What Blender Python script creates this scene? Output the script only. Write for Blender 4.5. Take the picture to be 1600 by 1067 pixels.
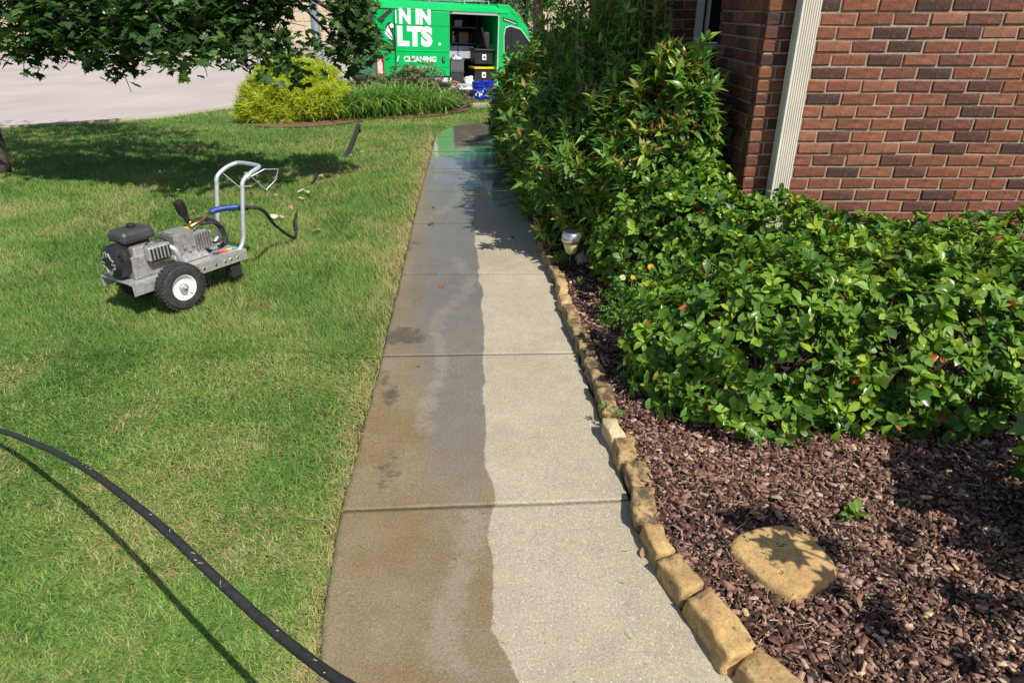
import bpy, math, random
import numpy as np
from mathutils import Vector, Matrix
R = math.radians
rng = np.random.default_rng(7); random.seed(7)
S = bpy.context.scene
for o in list(bpy.data.objects): bpy.data.objects.remove(o)
COL = S.collection

# ------------------------------------------------------------------ camera, world, sun, exposure
H, PITCH, FPX = 1.75, R(26.2), 1067.0
cam = bpy.data.objects.new('camera', bpy.data.cameras.new('camera')); COL.objects.link(cam)
cam.location = (0, 0, H); cam.rotation_euler = (R(90) - PITCH, 0, 0)
cam.data.sensor_width = 36; cam.data.lens = 36 * FPX / 1600; cam.data.clip_end = 500; cam.data.clip_start = 0.05
S.camera = cam
SUN_EL = R(51); SUN_AZ = R(37)            # sun behind the camera, to the right
to_sun = Vector((math.sin(SUN_AZ) * math.cos(SUN_EL), -math.cos(SUN_AZ) * math.cos(SUN_EL), math.sin(SUN_EL)))
W = bpy.data.worlds.new('World'); S.world = W; W.use_nodes = True
wn = W.node_tree; sky = wn.nodes.new('ShaderNodeTexSky'); sky.sky_type = 'NISHITA'; sky.sun_disc = False
sky.sun_elevation = SUN_EL; sky.sun_rotation = math.atan2(to_sun.x, to_sun.y)
wn.links.new(sky.outputs[0], wn.nodes['Background'].inputs[0]); wn.nodes['Background'].inputs[1].default_value = 0.11
sun = bpy.data.objects.new('sun', bpy.data.lights.new('sun', 'SUN')); COL.objects.link(sun)
sun.data.energy = 4.9; sun.data.angle = R(0.5); sun.data.color = (1.0, 0.955, 0.88)
sun.rotation_euler = to_sun.to_track_quat('Z', 'Y').to_euler(); sun.location = (6, -6, 12)
S.view_settings.view_transform = 'Standard'; S.view_settings.look = 'None'; S.view_settings.gamma = 1
S.view_settings.exposure = 0.20; S.view_settings.use_curve_mapping = False
S.cycles.max_bounces = 6; S.cycles.transparent_max_bounces = 6

# ------------------------------------------------------------------ helpers
CP, SP = math.cos(PITCH), math.sin(PITCH)
def ray(px, py):
    u = (px - 800) / FPX; v = (533.5 - py) / FPX
    return Vector((u, CP + v * SP, -SP + v * CP))
def G(px, py, z=0.0):                       # ground point seen at a photo pixel, on height z
    d = ray(px, py); return Vector((0, 0, H)) + d * ((z - H) / d.z)
def D(px, py, y):                           # point seen at a photo pixel, at ground distance y
    d = ray(px, py); return Vector((0, 0, H)) + d * (y / d.y)
def tag(o, label=None, cat=None, group=None, kind=None):
    if label: o['label'] = label
    if cat: o['category'] = cat
    if group: o['group'] = group
    if kind: o['kind'] = kind
    return o
def thing(name, label, cat, loc=(0, 0, 0), rz=0.0, group=None):
    o = bpy.data.objects.new(name, None); COL.objects.link(o); o.empty_display_size = .1
    o.location = loc; o.rotation_euler = (0, 0, rz); return tag(o, label, cat, group)
def link(name, me, parent=None, loc=None):
    o = bpy.data.objects.new(name, me); COL.objects.link(o)
    if parent is not None: o.parent = parent
    if loc is not None: o.location = loc
    return o
def np_mesh(name, V, T, mat=None, attrs=None, smooth=False):
    me = bpy.data.meshes.new(name); V = np.asarray(V, np.float32); T = np.asarray(T, np.int32); k = T.shape[1]
    me.vertices.add(len(V)); me.vertices.foreach_set('co', V.ravel())
    me.loops.add(T.size); me.loops.foreach_set('vertex_index', T.ravel())
    me.polygons.add(len(T)); me.polygons.foreach_set('loop_start', np.arange(0, T.size, k, dtype=np.int32))
    if smooth: me.polygons.foreach_set('use_smooth', np.ones(len(T), bool))
    for an, (dom, arr) in (attrs or {}).items():
        a = me.attributes.new(an, 'FLOAT', dom); a.data.foreach_set('value', np.asarray(arr, np.float32))
    me.update(calc_edges=True); me.validate()
    if mat: me.materials.append(mat)
    return me
class MB:
    def __init__(s): s.v = []; s.f = []; s.r = []
    def add(s, vs, fs, rnd=0.5):
        b = len(s.v); s.v += [tuple(p) for p in vs]; s.f += [tuple(b + i for i in f) for f in fs]; s.r += [rnd] * len(fs); return s
    def box(s, c, d, M=None, rnd=.5, taper=1.0):
        x, y, z = d[0] / 2, d[1] / 2, d[2] / 2; c = Vector(c)
        vs = [Vector((sx * x * (taper if sz > 0 else 1), sy * y * (taper if sz > 0 else 1), sz * z)) for sz in (-1, 1) for sy in (-1, 1) for sx in (-1, 1)]
        if M is not None: vs = [M @ v for v in vs]
        return s.add([v + c for v in vs], [(0, 2, 3, 1), (4, 5, 7, 6), (0, 1, 5, 4), (2, 6, 7, 3), (1, 3, 7, 5), (0, 4, 6, 2)], rnd)
    def tube(s, pts, r, n=8, rnd=.5, caps=True):
        pts = [Vector(p) for p in pts]; rs = r if isinstance(r, (list, tuple)) else [r] * len(pts)
        vs = []; fs = []; up = None
        for i, p in enumerate(pts):
            t = (pts[min(i + 1, len(pts) - 1)] - pts[max(i - 1, 0)]).normalized()
            if up is None: up = t.orthogonal().normalized()
            up = (up - t * up.dot(t)); up = up.normalized() if up.length > 1e-6 else t.orthogonal().normalized()
            w = t.cross(up)
            for k in range(n):
                a = 2 * math.pi * k / n; vs.append(p + (up * math.cos(a) + w * math.sin(a)) * rs[i])
        for i in range(len(pts) - 1):
            for k in range(n):
                fs.append((i * n + k, i * n + (k + 1) % n, (i + 1) * n + (k + 1) % n, (i + 1) * n + k))
        if caps: fs += [tuple(range(n - 1, -1, -1)), tuple((len(pts) - 1) * n + k for k in range(n))]
        return s.add(vs, fs, rnd)
    def lathe(s, prof, n=20, M=None, rnd=.5, c=(0, 0, 0), caps=True):     # prof: (r, z)
        vs = []; fs = []; c = Vector(c)
        for r, z in prof:
            for k in range(n):
                a = 2 * math.pi * k / n; v = Vector((r * math.cos(a), r * math.sin(a), z)); vs.append((M @ v if M is not None else v) + c)
        for i in range(len(prof) - 1):
            for k in range(n): fs.append((i * n + k, i * n + (k + 1) % n, (i + 1) * n + (k + 1) % n, (i + 1) * n + k))
        if caps: fs += [tuple(range(n - 1, -1, -1)), tuple((len(prof) - 1) * n + k for k in range(n))]
        return s.add(vs, fs, rnd)
    def prism(s, poly, a, b, axis='y', rnd=.5):                # poly in the plane across axis
        n = len(poly)
        def P(p, t): return {'y': (p[0], t, p[1]), 'z': (p[0], p[1], t), 'x': (t, p[0], p[1])}[axis]
        vs = [P(p, a) for p in poly] + [P(p, b) for p in poly]
        fs = [tuple(range(n)), tuple(range(2 * n - 1, n - 1, -1))] + [(i, n + i, n + (i + 1) % n, (i + 1) % n) for i in range(n)]
        return s.add(vs, fs, rnd)
    def mesh(s, name, mat, smooth=False):
        me = bpy.data.meshes.new(name); me.from_pydata(s.v, [], s.f); me.materials.append(mat)
        a = me.attributes.new('rnd', 'FLOAT', 'FACE'); a.data.foreach_set('value', np.array(s.r, np.float32))
        import bmesh
        bm = bmesh.new(); bm.from_mesh(me); bmesh.ops.recalc_face_normals(bm, faces=bm.faces); bm.to_mesh(me); bm.free()
        if smooth: me.polygons.foreach_set('use_smooth', np.ones(len(me.polygons), bool))
        me.update(); return me
    def build(s, name, mat, parent=None, smooth=False, bev=0, loc=None, kind=None):
        o = link(name, s.mesh(name, mat, smooth), parent, loc)
        if bev:
            m = o.modifiers.new('bevel', 'BEVEL'); m.width = bev; m.segments = 2; m.limit_method = 'ANGLE'; m.angle_limit = R(40)
        if kind: o['kind'] = kind
        return o
def spline(pts, n=8):                        # Catmull-Rom through points
    P = [Vector(p) for p in pts]; P = [P[0] * 2 - P[1]] + P + [P[-1] * 2 - P[-2]]; out = []
    for i in range(1, len(P) - 2):
        a, b, c, d = P[i - 1:i + 3]
        for k in range(n):
            t = k / n
            out.append(.5 * ((2 * b) + (c - a) * t + (2 * a - 5 * b + 4 * c - d) * t * t + (3 * b - a - 3 * c + d) * t ** 3))
    return out + [P[-2]]
def vnoise(x, y, f=1.0, seed=0):             # smooth 2-D value noise, 0..1
    x = np.asarray(x) * f + seed * 17.3; y = np.asarray(y) * f + seed * 9.1
    xi = np.floor(x).astype(np.int64); yi = np.floor(y).astype(np.int64); fx = x - xi; fy = y - yi
    fx = fx * fx * (3 - 2 * fx); fy = fy * fy * (3 - 2 * fy)
    def h(a, b):
        n = (a * 374761393 + b * 668265263 + seed * 974634777) & 0x7fffffff; n = ((n ^ (n >> 13)) * 1274126177) & 0x7fffffff
        return ((n ^ (n >> 16)) & 0xffff) / 65535.0
    return (h(xi, yi) * (1 - fx) + h(xi + 1, yi) * fx) * (1 - fy) + (h(xi, yi + 1) * (1 - fx) + h(xi + 1, yi + 1) * fx) * fy
def sstep(a, b, x): t = np.clip((np.asarray(x) - a) / (b - a), 0, 1); return t * t * (3 - 2 * t)

# ------------------------------------------------------------------ materials
class NT:
    def __init__(s, name, rough=.6, color=(.5, .5, .5), metal=0.0, spec=.5):
        s.m = bpy.data.materials.new(name); s.m.use_nodes = True; s.t = s.m.node_tree; s.b = s.t.nodes['Principled BSDF']
        s.b.inputs['Roughness'].default_value = rough; s.b.inputs['Base Color'].default_value = (*color, 1)
        s.b.inputs['Metallic'].default_value = metal; s.b.inputs['Specular IOR Level'].default_value = spec; s._co = None
    def n(s, typ, **kw):
        nd = s.t.nodes.new(typ)
        for k, v in kw.items():
            if k in nd.bl_rna.properties: setattr(nd, k, v)
            else: nd.inputs[k.replace('_', ' ')].default_value = v
        return nd
    def l(s, a, b): s.t.links.new(a, b)
    def co(s):
        if s._co is None: s._co = s.n('ShaderNodeTexCoord').outputs['Object']
        return s._co
    def noise(s, sc, det=4, rough=.55, vec=None):
        nd = s.n('ShaderNodeTexNoise'); nd.inputs['Scale'].default_value = sc; nd.inputs['Detail'].default_value = det; nd.inputs['Roughness'].default_value = rough
        s.l(vec or s.co(), nd.inputs['Vector']); return nd.outputs['Fac']
    def voro(s, sc):
        nd = s.n('ShaderNodeTexVoronoi'); nd.inputs['Scale'].default_value = sc; s.l(s.co(), nd.inputs['Vector']); return nd
    def attr(s, name): nd = s.n('ShaderNodeAttribute'); nd.attribute_name = name; return nd.outputs['Fac']
    def ramp(s, fac, stops, interp='LINEAR'):
        nd = s.n('ShaderNodeValToRGB'); cr = nd.color_ramp; cr.interpolation = interp
        while len(cr.elements) < len(stops): cr.elements.new(.5)
        for e, (p, c) in zip(cr.elements, stops): e.position = p; e.color = (*c, 1) if hasattr(c, '__len__') else (c, c, c, 1)
        s.l(fac, nd.inputs[0]); return nd.outputs[0]
    def mix(s, fac, a, b, mode='MIX'):
        nd = s.n('ShaderNodeMix'); nd.data_type = 'RGBA'; nd.blend_type = mode
        for v, i in ((fac, 0), (a, 6), (b, 7)):
            if hasattr(v, 'node'): s.l(v, nd.inputs[i])
            elif i == 0: nd.inputs[0].default_value = v
            else: nd.inputs[i].default_value = (*v, 1)
        return nd.outputs[2]
    def math(s, op, a, b=0.0, c=None):
        nd = s.n('ShaderNodeMath'); nd.operation = op
        for i, v in enumerate((a, b, c)):
            if v is None: continue
            if hasattr(v, 'node'): s.l(v, nd.inputs[i])
            else: nd.inputs[i].default_value = v
        return nd.outputs[0]
    def remap(s, v, a, b, c=0.0, d=1.0):
        nd = s.n('ShaderNodeMapRange'); nd.interpolation_type = 'SMOOTHSTEP'; s.l(v, nd.inputs[0])
        for i, x in enumerate((a, b, c, d)): nd.inputs[i + 1].default_value = x
        return nd.outputs[0]
    def color(s, c): s.l(c, s.b.inputs['Base Color']); return s
    def rough(s, c): s.l(c, s.b.inputs['Roughness']); return s
    def bump(s, h, strength=.4, dist=.01):
        nd = s.n('ShaderNodeBump'); s.l(h, nd.inputs['Height'])
        if hasattr(strength, 'node'): s.l(strength, nd.inputs['Strength'])
        else: nd.inputs['Strength'].default_value = strength
        nd.inputs['Distance'].default_value = dist; s.l(nd.outputs[0], s.b.inputs['Normal']); return s
def flat(name, c, rough=.6, metal=0.0, vary=.18, sc=18, bump=0.0, spec=.5):
    m = NT(name, rough, c, metal, spec); f = m.noise(sc, 4)
    m.color(m.ramp(f, [(.3, tuple(x * (1 - vary) for x in c)), (.7, tuple(min(1, x * (1 + vary)) for x in c))]))
    m.rough(m.remap(m.noise(sc * .7, 3), .3, .7, max(.02, rough * .8), min(1, rough * 1.2)))
    if bump: m.bump(m.noise(sc * 6, 3), bump, .004)
    return m.m
def leafmat(name, stops, rough=.32, transl=.28, spec=.5, vein=True):
    m = NT(name, rough, spec=spec); c = m.ramp(m.attr('rnd'), stops)
    f = m.noise(45, 3); c = m.mix(.5, c, m.ramp(f, [(.35, .62), (.65, 1.25)]), 'MULTIPLY') if vein else c
    if vein:
        c = m.mix(m.math('MULTIPLY', m.remap(m.noise(19, 4, .65), .60, .74), .45), c, (.24, .20, .05)); m.rough(m.remap(m.noise(7, 3), .35, .65, rough * .75, rough * 1.9))
    m.color(c); tr = m.n('ShaderNodeBsdfTranslucent'); m.l(m.mix(.6, c, (.75, .95, .2), 'MULTIPLY') if False else c, tr.inputs[0])
    mx = m.n('ShaderNodeMixShader'); mx.inputs[0].default_value = transl
    out = m.t.nodes['Material Output']; m.l(m.b.outputs[0], mx.inputs[1]); m.l(tr.outputs[0], mx.inputs[2]); m.l(mx.outputs[0], out.inputs[0])
    return m.m

M = {}
M['hedge'] = leafmat('hedge_leaf', [(0, (.018, .062, .012)), (.3, (.075, .18, .018)), (.6, (.19, .34, .026)), (.9, (.38, .52, .05)), (.945, (.28, .36, .03)), (.965, (.36, .12, .02)), (1, (.45, .10, .015))], .36, .32)
M['photinia'] = leafmat('photinia_leaf', [(0, (.032, .092, .020)), (.4, (.10, .22, .028)), (.72, (.22, .36, .036)), (.87, (.30, .42, .04)), (.93, (.33, .25, .05)), (1, (.42, .13, .045))], .36, .32)
M['maple'] = leafmat('maple_leaf', [(0, (.022, .058, .014)), (.5, (.05, .125, .026)), (.85, (.13, .23, .045)), (1, (.22, .32, .06))], .40, .4)
M['gold'] = leafmat('golden_needles', [(0, (.12, .22, .015)), (.35, (.40, .50, .02)), (1, (.82, .82, .07))], .6, .45, vein=False)
M['strap'] = leafmat('strap_leaf', [(0, (.06, .16, .022)), (.5, (.17, .36, .055)), (1, (.40, .56, .11))], .45, .35, vein=False)
M['olive'] = leafmat('olive_leaf', [(0, (.07, .085, .03)), (.6, (.17, .18, .075)), (.85, (.25, .20, .10)), (1, (.26, .10, .06))], .6, .25, vein=False)
M['far_leaf'] = leafmat('far_tree_leaf', [(0, (.02, .05, .015)), (.6, (.05, .11, .025)), (1, (.12, .18, .04))], .6, .25, vein=False)
M['weed'] = leafmat('weed_leaf', [(0, (.05, .14, .02)), (.6, (.12, .27, .03)), (1, (.30, .40, .05))], .45, .35, vein=False)
M['grass'] = leafmat('grass_blade', [(0, (.070, .172, .034)), (.3, (.160, .305, .056)), (.55, (.28, .40, .09)), (.72, (.48, .46, .18)), (.86, (.42, .35, .14)), (1, (.58, .45, .24))], .55, .35, .25, vein=False)
M['dry_leaf'] = leafmat('dry_leaf', [(0, (.10, .05, .025)), (.4, (.28, .14, .06)), (.7, (.42, .36, .20)), (1, (.60, .58, .42))], .7, .15)
M['petal'] = leafmat('petal', [(0, (.80, .78, .60)), (.3, (.85, .80, .30)), (.6, (.85, .66, .03)), (1, (.9, .55, .02))], .6, .3, vein=False)
M['bark'] = flat('bark', (.10, .075, .055), .9, vary=.4, sc=30, bump=.6)
M['twig'] = flat('twig', (.16, .11, .06), .8, vary=.3, sc=40)
M['pale_twig'] = flat('pale_twig', (.30, .22, .12), .8, vary=.3, sc=40)

def concrete(name, dirty_on=True):
    m = NT(name, .8); co = m.co()
    big = m.noise(1.7, 4, .6); mid = m.noise(9, 5, .65); fine = m.noise(120, 3, .7)
    clean_c = m.mix(m.ramp(big, [(.3, 0.0), (.7, 1.0)]), (.345, .295, .205), (.42, .365, .265))
    dirty_c = m.mix(m.ramp(big, [(.35, 0.0), (.66, 1.0)]), (.205, .142, .062), (.25, .198, .122))
    if dirty_on:
        cd = m.attr('clean'); cl = m.remap(m.math('ADD', cd, m.math('MULTIPLY', m.math('SUBTRACT', mid, .5), .035)), -.004, .006)
        grime = m.attr('grime'); wet = m.attr('wet'); 
        dirty_c = m.mix(m.remap(m.math('ADD', m.attr('grey'), m.math('MULTIPLY', m.math('SUBTRACT', mid, .5), .9)), .2, .8), dirty_c, (.185, .160, .132))
        streak = m.remap(m.math('ADD', m.attr('streak'), m.math('MULTIPLY', m.math('SUBTRACT', m.noise(14, 5, .7), .5), 1.6)), .45, .95)
        dirty_c = m.mix(m.math('MULTIPLY', streak, .45), dirty_c, (.31, .265, .205))
        c = m.mix(cl, dirty_c, clean_c)
        st = m.remap(m.math('ADD', grime, m.math('MULTIPLY', m.math('SUBTRACT', m.noise(9, 6, .75), .5), 3.2)), .35, .95)
        c = m.mix(m.math('MULTIPLY', m.math('MULTIPLY', st, m.remap(grime, .10, .35)), .75), c, (.06, .052, .04))
        mossf = m.remap(m.math('ADD', m.attr('edge'), m.math('MULTIPLY', m.math('SUBTRACT', m.noise(30, 4, .7), .5), 1.4)), .55, 1.0)
        c = m.mix(m.math('MULTIPLY', mossf, .5), c, (.12, .10, .045))
    else: c = clean_c
    c = m.mix(1, c, m.ramp(mid, [(.25, .88), (.75, 1.09)]), 'MULTIPLY')
    c = m.mix(1, c, m.ramp(fine, [(.3, .72), (.7, 1.24)]), 'MULTIPLY')
    v = m.voro(125); sp = m.ramp(v.outputs['Color'], [(.0, .0), (.66, 0.0), (.78, 1.0)])   # exposed pale aggregate
    dk = m.ramp(v.outputs['Color'], [(.0, 1.0), (.14, 1.0), (.18, 0.0)])
    dist = m.remap(v.outputs['Distance'], .15, .5, 1.0, 0.0)
    c = m.mix(m.math('MULTIPLY', m.math('MULTIPLY', sp, dist), m.math('ADD', m.math('MULTIPLY', cl, .58), .14) if dirty_on else .5), c, (.66, .59, .44))
    c = m.mix(m.math('MULTIPLY', m.math('MULTIPLY', dk, dist), .65), c, (.10, .085, .06))
    if dirty_on:
        wn_ = m.math('ADD', wet, m.math('MULTIPLY', m.math('SUBTRACT', m.noise(3.2, 5, .65), .5), .95))
        wf = m.remap(wn_, .3, .75); pud = m.remap(wn_, .86, 1.02)
        c = m.mix(m.math('MULTIPLY', wf, .50), c, m.mix(1, c, (.66, .67, .70), 'MULTIPLY'))
        film = m.math('MULTIPLY', m.math('SUBTRACT', 1.0, cl), .30)
        rr = m.math('SUBTRACT', .86, m.math('ADD', film, m.math('MULTIPLY', wf, .42)))
        rr = m.math('MULTIPLY', m.math('MAXIMUM', rr, .12), m.math('SUBTRACT', 1.0, m.math('MULTIPLY', pud, .93)))
        m.rough(m.math('MAXIMUM', rr, .012))
        bs = m.math('MULTIPLY', m.math('SUBTRACT', 1.0, m.math('MULTIPLY', pud, .93)), .5)
        m.bump(m.math('ADD', fine, m.math('MULTIPLY', mid, .5)), bs, .004)
    else: m.bump(m.math('ADD', fine, mid), .5, .005)
    return m.color(c).m
M['walk'] = concrete('washed_concrete'); M['kerb'] = concrete('kerb_concrete', False)
def ground_mat():
    m = NT('soil_under_lawn', .95); a = m.noise(2.2, 5, .6); b = m.noise(60, 4, .7)
    c = m.mix(m.ramp(a, [(.35, 0.), (.65, 1.)]), (.05, .075, .02), (.11, .11, .04)); c = m.mix(1, c, m.ramp(b, [(.3, .45), (.7, 1.4)]), 'MULTIPLY')
    return m.color(c).bump(b, .8, .02).m
M['soil'] = ground_mat()
def road_mat():
    m = NT('street_concrete', .85); a = m.noise(.45, 5, .6); b = m.noise(30, 4, .7)
    c = m.mix(m.ramp(a, [(.3, 0.), (.7, 1.)]), (.40, .345, .31), (.49, .425, .385)); c = m.mix(1, c, m.ramp(b, [(.3, .88), (.7, 1.1)]), 'MULTIPLY')
    g = m.attr('gutter'); c = m.mix(m.math('MULTIPLY', g, .75), c, (.10, .095, .09)); m.rough(m.remap(g, 0., 1., .85, .25))
    return m.color(c).bump(b, .3, .006).m
M['road'] = road_mat()
def brick_mat():
    m = NT('brick', .88); r = m.attr('rnd'); n1 = m.noise(14, 5, .7); n2 = m.noise(70, 4, .7)
    c = m.ramp(r, [(0, (.06, .028, .022)), (.2, (.115, .043, .028)), (.5, (.20, .066, .034)), (.8, (.245, .085, .042)), (1, (.28, .12, .066))])
    c = m.mix(1, c, m.ramp(m.noise(6, 5, .7), [(.25, .55), (.5, 1.), (.75, 1.4)]), 'MULTIPLY'); c = m.mix(m.math('MULTIPLY', m.remap(n2, .55, .78), .55), c, (.30, .20, .13)); c = m.mix(1, c, m.ramp(m.noise(1.6, 4, .6), [(.3, .78), (.7, 1.12)]), 'MULTIPLY')
    return m.color(c).bump(m.math('ADD', n1, m.math('MULTIPLY', n2, .6)), .7, .008).m
M['brick'] = brick_mat(); M['mortar'] = flat('mortar', (.36, .275, .19), .95, vary=.25, sc=40, bump=.8)
def stone_mat():
    m = NT('edging_sandstone', .9); r = m.attr('rnd'); n1 = m.noise(13, 6, .65); n2 = m.noise(90, 4, .7); n3 = m.noise(5, 3)
    c = m.ramp(r, [(0, (.25, .19, .115)), (.3, (.38, .26, .12)), (.7, (.52, .34, .135)), (1, (.60, .47, .27))])
    c = m.mix(1, c, m.ramp(n1, [(.25, .48), (.5, .95), (.75, 1.25)]), 'MULTIPLY'); c = m.mix(m.math('MULTIPLY', m.remap(n3, .45, .65), .45), c, (.33, .17, .07))
    c = m.mix(m.math('MULTIPLY', m.remap(m.math('ADD', m.noise(22, 5, .7), m.math('MULTIPLY', m.attr('dark'), .55)), .60, .78), .85), c, (.045, .038, .026))
    c = m.mix(1, c, m.ramp(n2, [(.3, .78), (.7, 1.2)]), 'MULTIPLY')
    return m.color(c).bump(m.math('ADD', n1, m.math('MULTIPLY', n2, .5)), .9, .008).m
M['stone'] = stone_mat(); M['pale_stone'] = flat('pale_stone', (.46, .40, .32), .9, vary=.25, sc=14, bump=.8)
M['carve'] = flat('carved_groove', (.10, .065, .022), .95)
def mulch_mat():
    m = NT('bark_chip', .8); r = m.attr('rnd'); n = m.noise(60, 4, .7)
    c = m.ramp(r, [(0, (.022, .013, .011)), (.22, (.085, .034, .020)), (.5, (.21, .102, .068)), (.75, (.36, .225, .165)), (.92, (.52, .38, .28)), (1, (.58, .40, .20))])
    c = m.mix(1, c, m.ramp(n, [(.3, .6), (.7, 1.35)]), 'MULTIPLY'); return m.color(c).bump(n, .6, .004).m
M['chip'] = mulch_mat(); M['bed'] = flat('mulch_soil', (.035, .020, .014), .95, vary=.5, sc=60, bump=1.0)
M['green'] = flat('van_green_paint', (.0, .46, .105), .28, vary=.05, sc=3)
M['white'] = flat('white_vinyl', (.78, .79, .80), .45, vary=.04)
M['black'] = flat('black_plastic', (.018, .018, .018), .45, vary=.3)
M['rubber'] = flat('black_rubber', (.022, .022, .021), .7, vary=.35, sc=60, bump=.3)
M['tyre'] = flat('tyre_rubber', (.032, .031, .030), .85, vary=.4, sc=30, bump=.4)
M['dark'] = flat('dark_interior', (.03, .03, .032), .8, vary=.3)
M['shelf'] = flat('grey_steel_shelf', (.10, .10, .105), .6)
M['silver'] = flat('silver_tube', (.62, .63, .64), .38, 0.55, vary=.08, sc=40)
M['alu'] = flat('aluminium_plate', (.55, .54, .52), .42, 0.6, vary=.2, sc=50, bump=.1)
M['cast'] = flat('cast_aluminium', (.30, .285, .265), .6, 0.35, vary=.3, sc=40, bump=.5)
M['chrome'] = flat('chrome', (.70, .70, .70), .16, 1.0, vary=.05)
M['brass'] = flat('brass', (.45, .30, .10), .35, .9)
M['blue'] = flat('blue_plastic', (.012, .03, .42), .35, vary=.1)
M['blue_sleeve'] = flat('blue_hose_sleeve', (.015, .045, .22), .5, vary=.15)
M['yellow'] = flat('yellow_plastic', (.75, .48, .01), .45, vary=.1)
M['orange'] = flat('orange_rubber', (.55, .10, .03), .5); M['red'] = flat('red_lens', (.40, .012, .012), .2)
M['teal'] = flat('teal_plastic', (.02, .32, .30), .45)
M['lens'] = flat('clear_lamp_lens', (.62, .60, .56), .2)
M['bin'] = flat('pale_grey_bin', (.42, .45, .50), .5); M['card'] = flat('brown_card', (.22, .15, .08), .85)
M['cloth'] = flat('white_cloth', (.62, .64, .68), .9, vary=.2, bump=.5)
M['cream'] = flat('cream_gutter_paint', (.72, .66, .55), .55, vary=.06, sc=6)
M['frame'] = flat('window_frame_paint', (.80, .80, .78), .5, vary=.05); M['soffit'] = flat('soffit', (.60, .55, .46), .7)
M['roof'] = flat('shingle', (.11, .095, .085), .9, vary=.35, sc=25, bump=.7)
M['siding'] = flat('cream_siding', (.56, .44, .33), .8, vary=.06); M['pink_brick'] = flat('far_pink_brick', (.34, .20, .15), .9, vary=.25, sc=6)
M['garage'] = flat('beige_garage_door', (.60, .49, .36), .7, vary=.05)
M['pole'] = flat('grey_lamp_post', (.24, .26, .30), .5, 0.2, vary=.1, sc=10)
M['lampcap'] = flat('brushed_steel', (.62, .62, .63), .25, .9, vary=.1); M['lamplens'] = flat('frosted_cream_lens', (.62, .53, .26), .35, vary=.08)
def glass(name, c=(.02, .025, .03)):
    m = NT(name, .03, c, spec=.9); return m.m
M['glass'] = glass('dark_glass')

# ------------------------------------------------------------------ terrain
KX = np.array([-40, -16, -9.3, -6.8, -6.0, -4.8, -3.0, 0, 14, 40.]); KY = np.array([4, 9.7, 12.4, 13.9, 15.2, 16.05, 16.55, 16.75, 16.9, 17.5])
def kerb_y(x): return np.interp(x, KX, KY)
def lawn_z(x, y): 
    s = (kerb_y(x) - np.asarray(y)) * .85
    return -.175 * (1 - sstep(0, 5.8, s)) + .02 * (vnoise(x, y, .8, 3) - .5) * sstep(.2, 1.5, np.abs(np.asarray(x) + .2 - .0)) 
def road_z(x, y): s = np.maximum(np.asarray(y) - kerb_y(x), 0); return -.305 - .14 * sstep(0, 2.2, s)
gx = np.concatenate([np.linspace(-60, -14, 10)[:-1], np.linspace(-14, 8, 60), np.linspace(8, 60, 10)[1:]])
nx = len(gx)
def strip_grid(y0, y1, ny, zf, off=0):
    V = []
    for j in range(ny):
        t = j / (ny - 1)
        for x in gx:
            a = y0(x); b = y1(x); y = a + (b - a) * t; V.append((x, y, float(zf(x, y)) + off))
    T = [(j * nx + i, j * nx + i + 1, (j + 1) * nx + i + 1, (j + 1) * nx + i) for j in range(ny - 1) for i in range(nx - 1)]
    return np.array(V), np.array(T)
V, T = strip_grid(lambda x: -9.0, lambda x: float(kerb_y(x)) - .03, 60, lawn_z, -.045)
tag(link('lawn', np_mesh('lawn', V, T, M['soil'], smooth=True)), kind='structure')
V, T = strip_grid(lambda x: float(kerb_y(x)) + .02, lambda x: float(kerb_y(x)) + 60, 160, road_z)
gut = np.clip(1 - np.abs(V[:, 1] - kerb_y(V[:, 0]) - .45) / .38, 0, 1)
tag(link('street', np_mesh('street', V, T, M['road'], {'gutter': ('POINT', gut)}, True)), kind='structure')
V = [(-400, -60, -1.1), (400, -60, -1.1), (400, 420, -1.1), (-400, 420, -1.1)]
tag(link('ground', np_mesh('ground', V, [(0, 1, 2, 3)], M['soil'])), kind='structure')
# kerb: pale concrete with a rounded nose
b = MB(); prof = [(-.15, -.06), (-.13, .0), (-.02, .0), (.015, -.02), (.02, -.16), (.02, -.25)]
xs = np.linspace(-22, 16, 120); vs = []
for x in xs:
    y = float(kerb_y(x)); dx = 1.; dy = float(kerb_y(x + .3) - kerb_y(x - .3)) / .6; L = math.hypot(dx, dy); nxx, nyy = -dy / L, dx / L
    z0 = float(lawn_z(x, y)) + .006
    for a, h in prof: vs.append((x + nxx * a, y + nyy * a, z0 + h))
k = len(prof); b.add(vs, [(i * k + j, (i + 1) * k + j, (i + 1) * k + j + 1, i * k + j + 1) for i in range(len(xs) - 1) for j in range(k - 1)])
tag(b.build('kerb', M['kerb'], smooth=False), kind='structure')

# ------------------------------------------------------------------ walkway slabs
Lpx = [(560, 1500), (505, 1250), (498, 1067), (505, 960), (520, 870), (533, 797)]
Rpx = [(1560, 1500), (1310, 1200), (1165, 1067), (1070, 960), (1025, 875), (985, 780)]
joints = [((533, 797), (985, 780)), ((597, 556), (901, 551)), ((627, 428), (860, 428)), ((645, 349), (834, 348)), ((657, 299), (819, 298)), ((667, 264), (808, 263)), ((673.5, 237.5), (800, 237)), ((679, 214), (793, 213))]
BND = [(850, 1250), (807, 1067), (790, 1030), (770, 985), (768, 930), (768, 900), (763, 850), (766, 815), (768, 780), (757, 690), (755, 620), (757, 553), (752, 490), (750, 440), (744, 380), (742, 300), (742, 180)]
bnd = np.array([G(*p)[:2] for p in BND]); bx = lambda y: np.interp(y, bnd[:, 1], bnd[:, 0])
def seg(A, B): return [G(*A), G(*B)]
patches = [([G(*p) for p in Lpx], [G(*p) for p in Rpx])]
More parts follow.
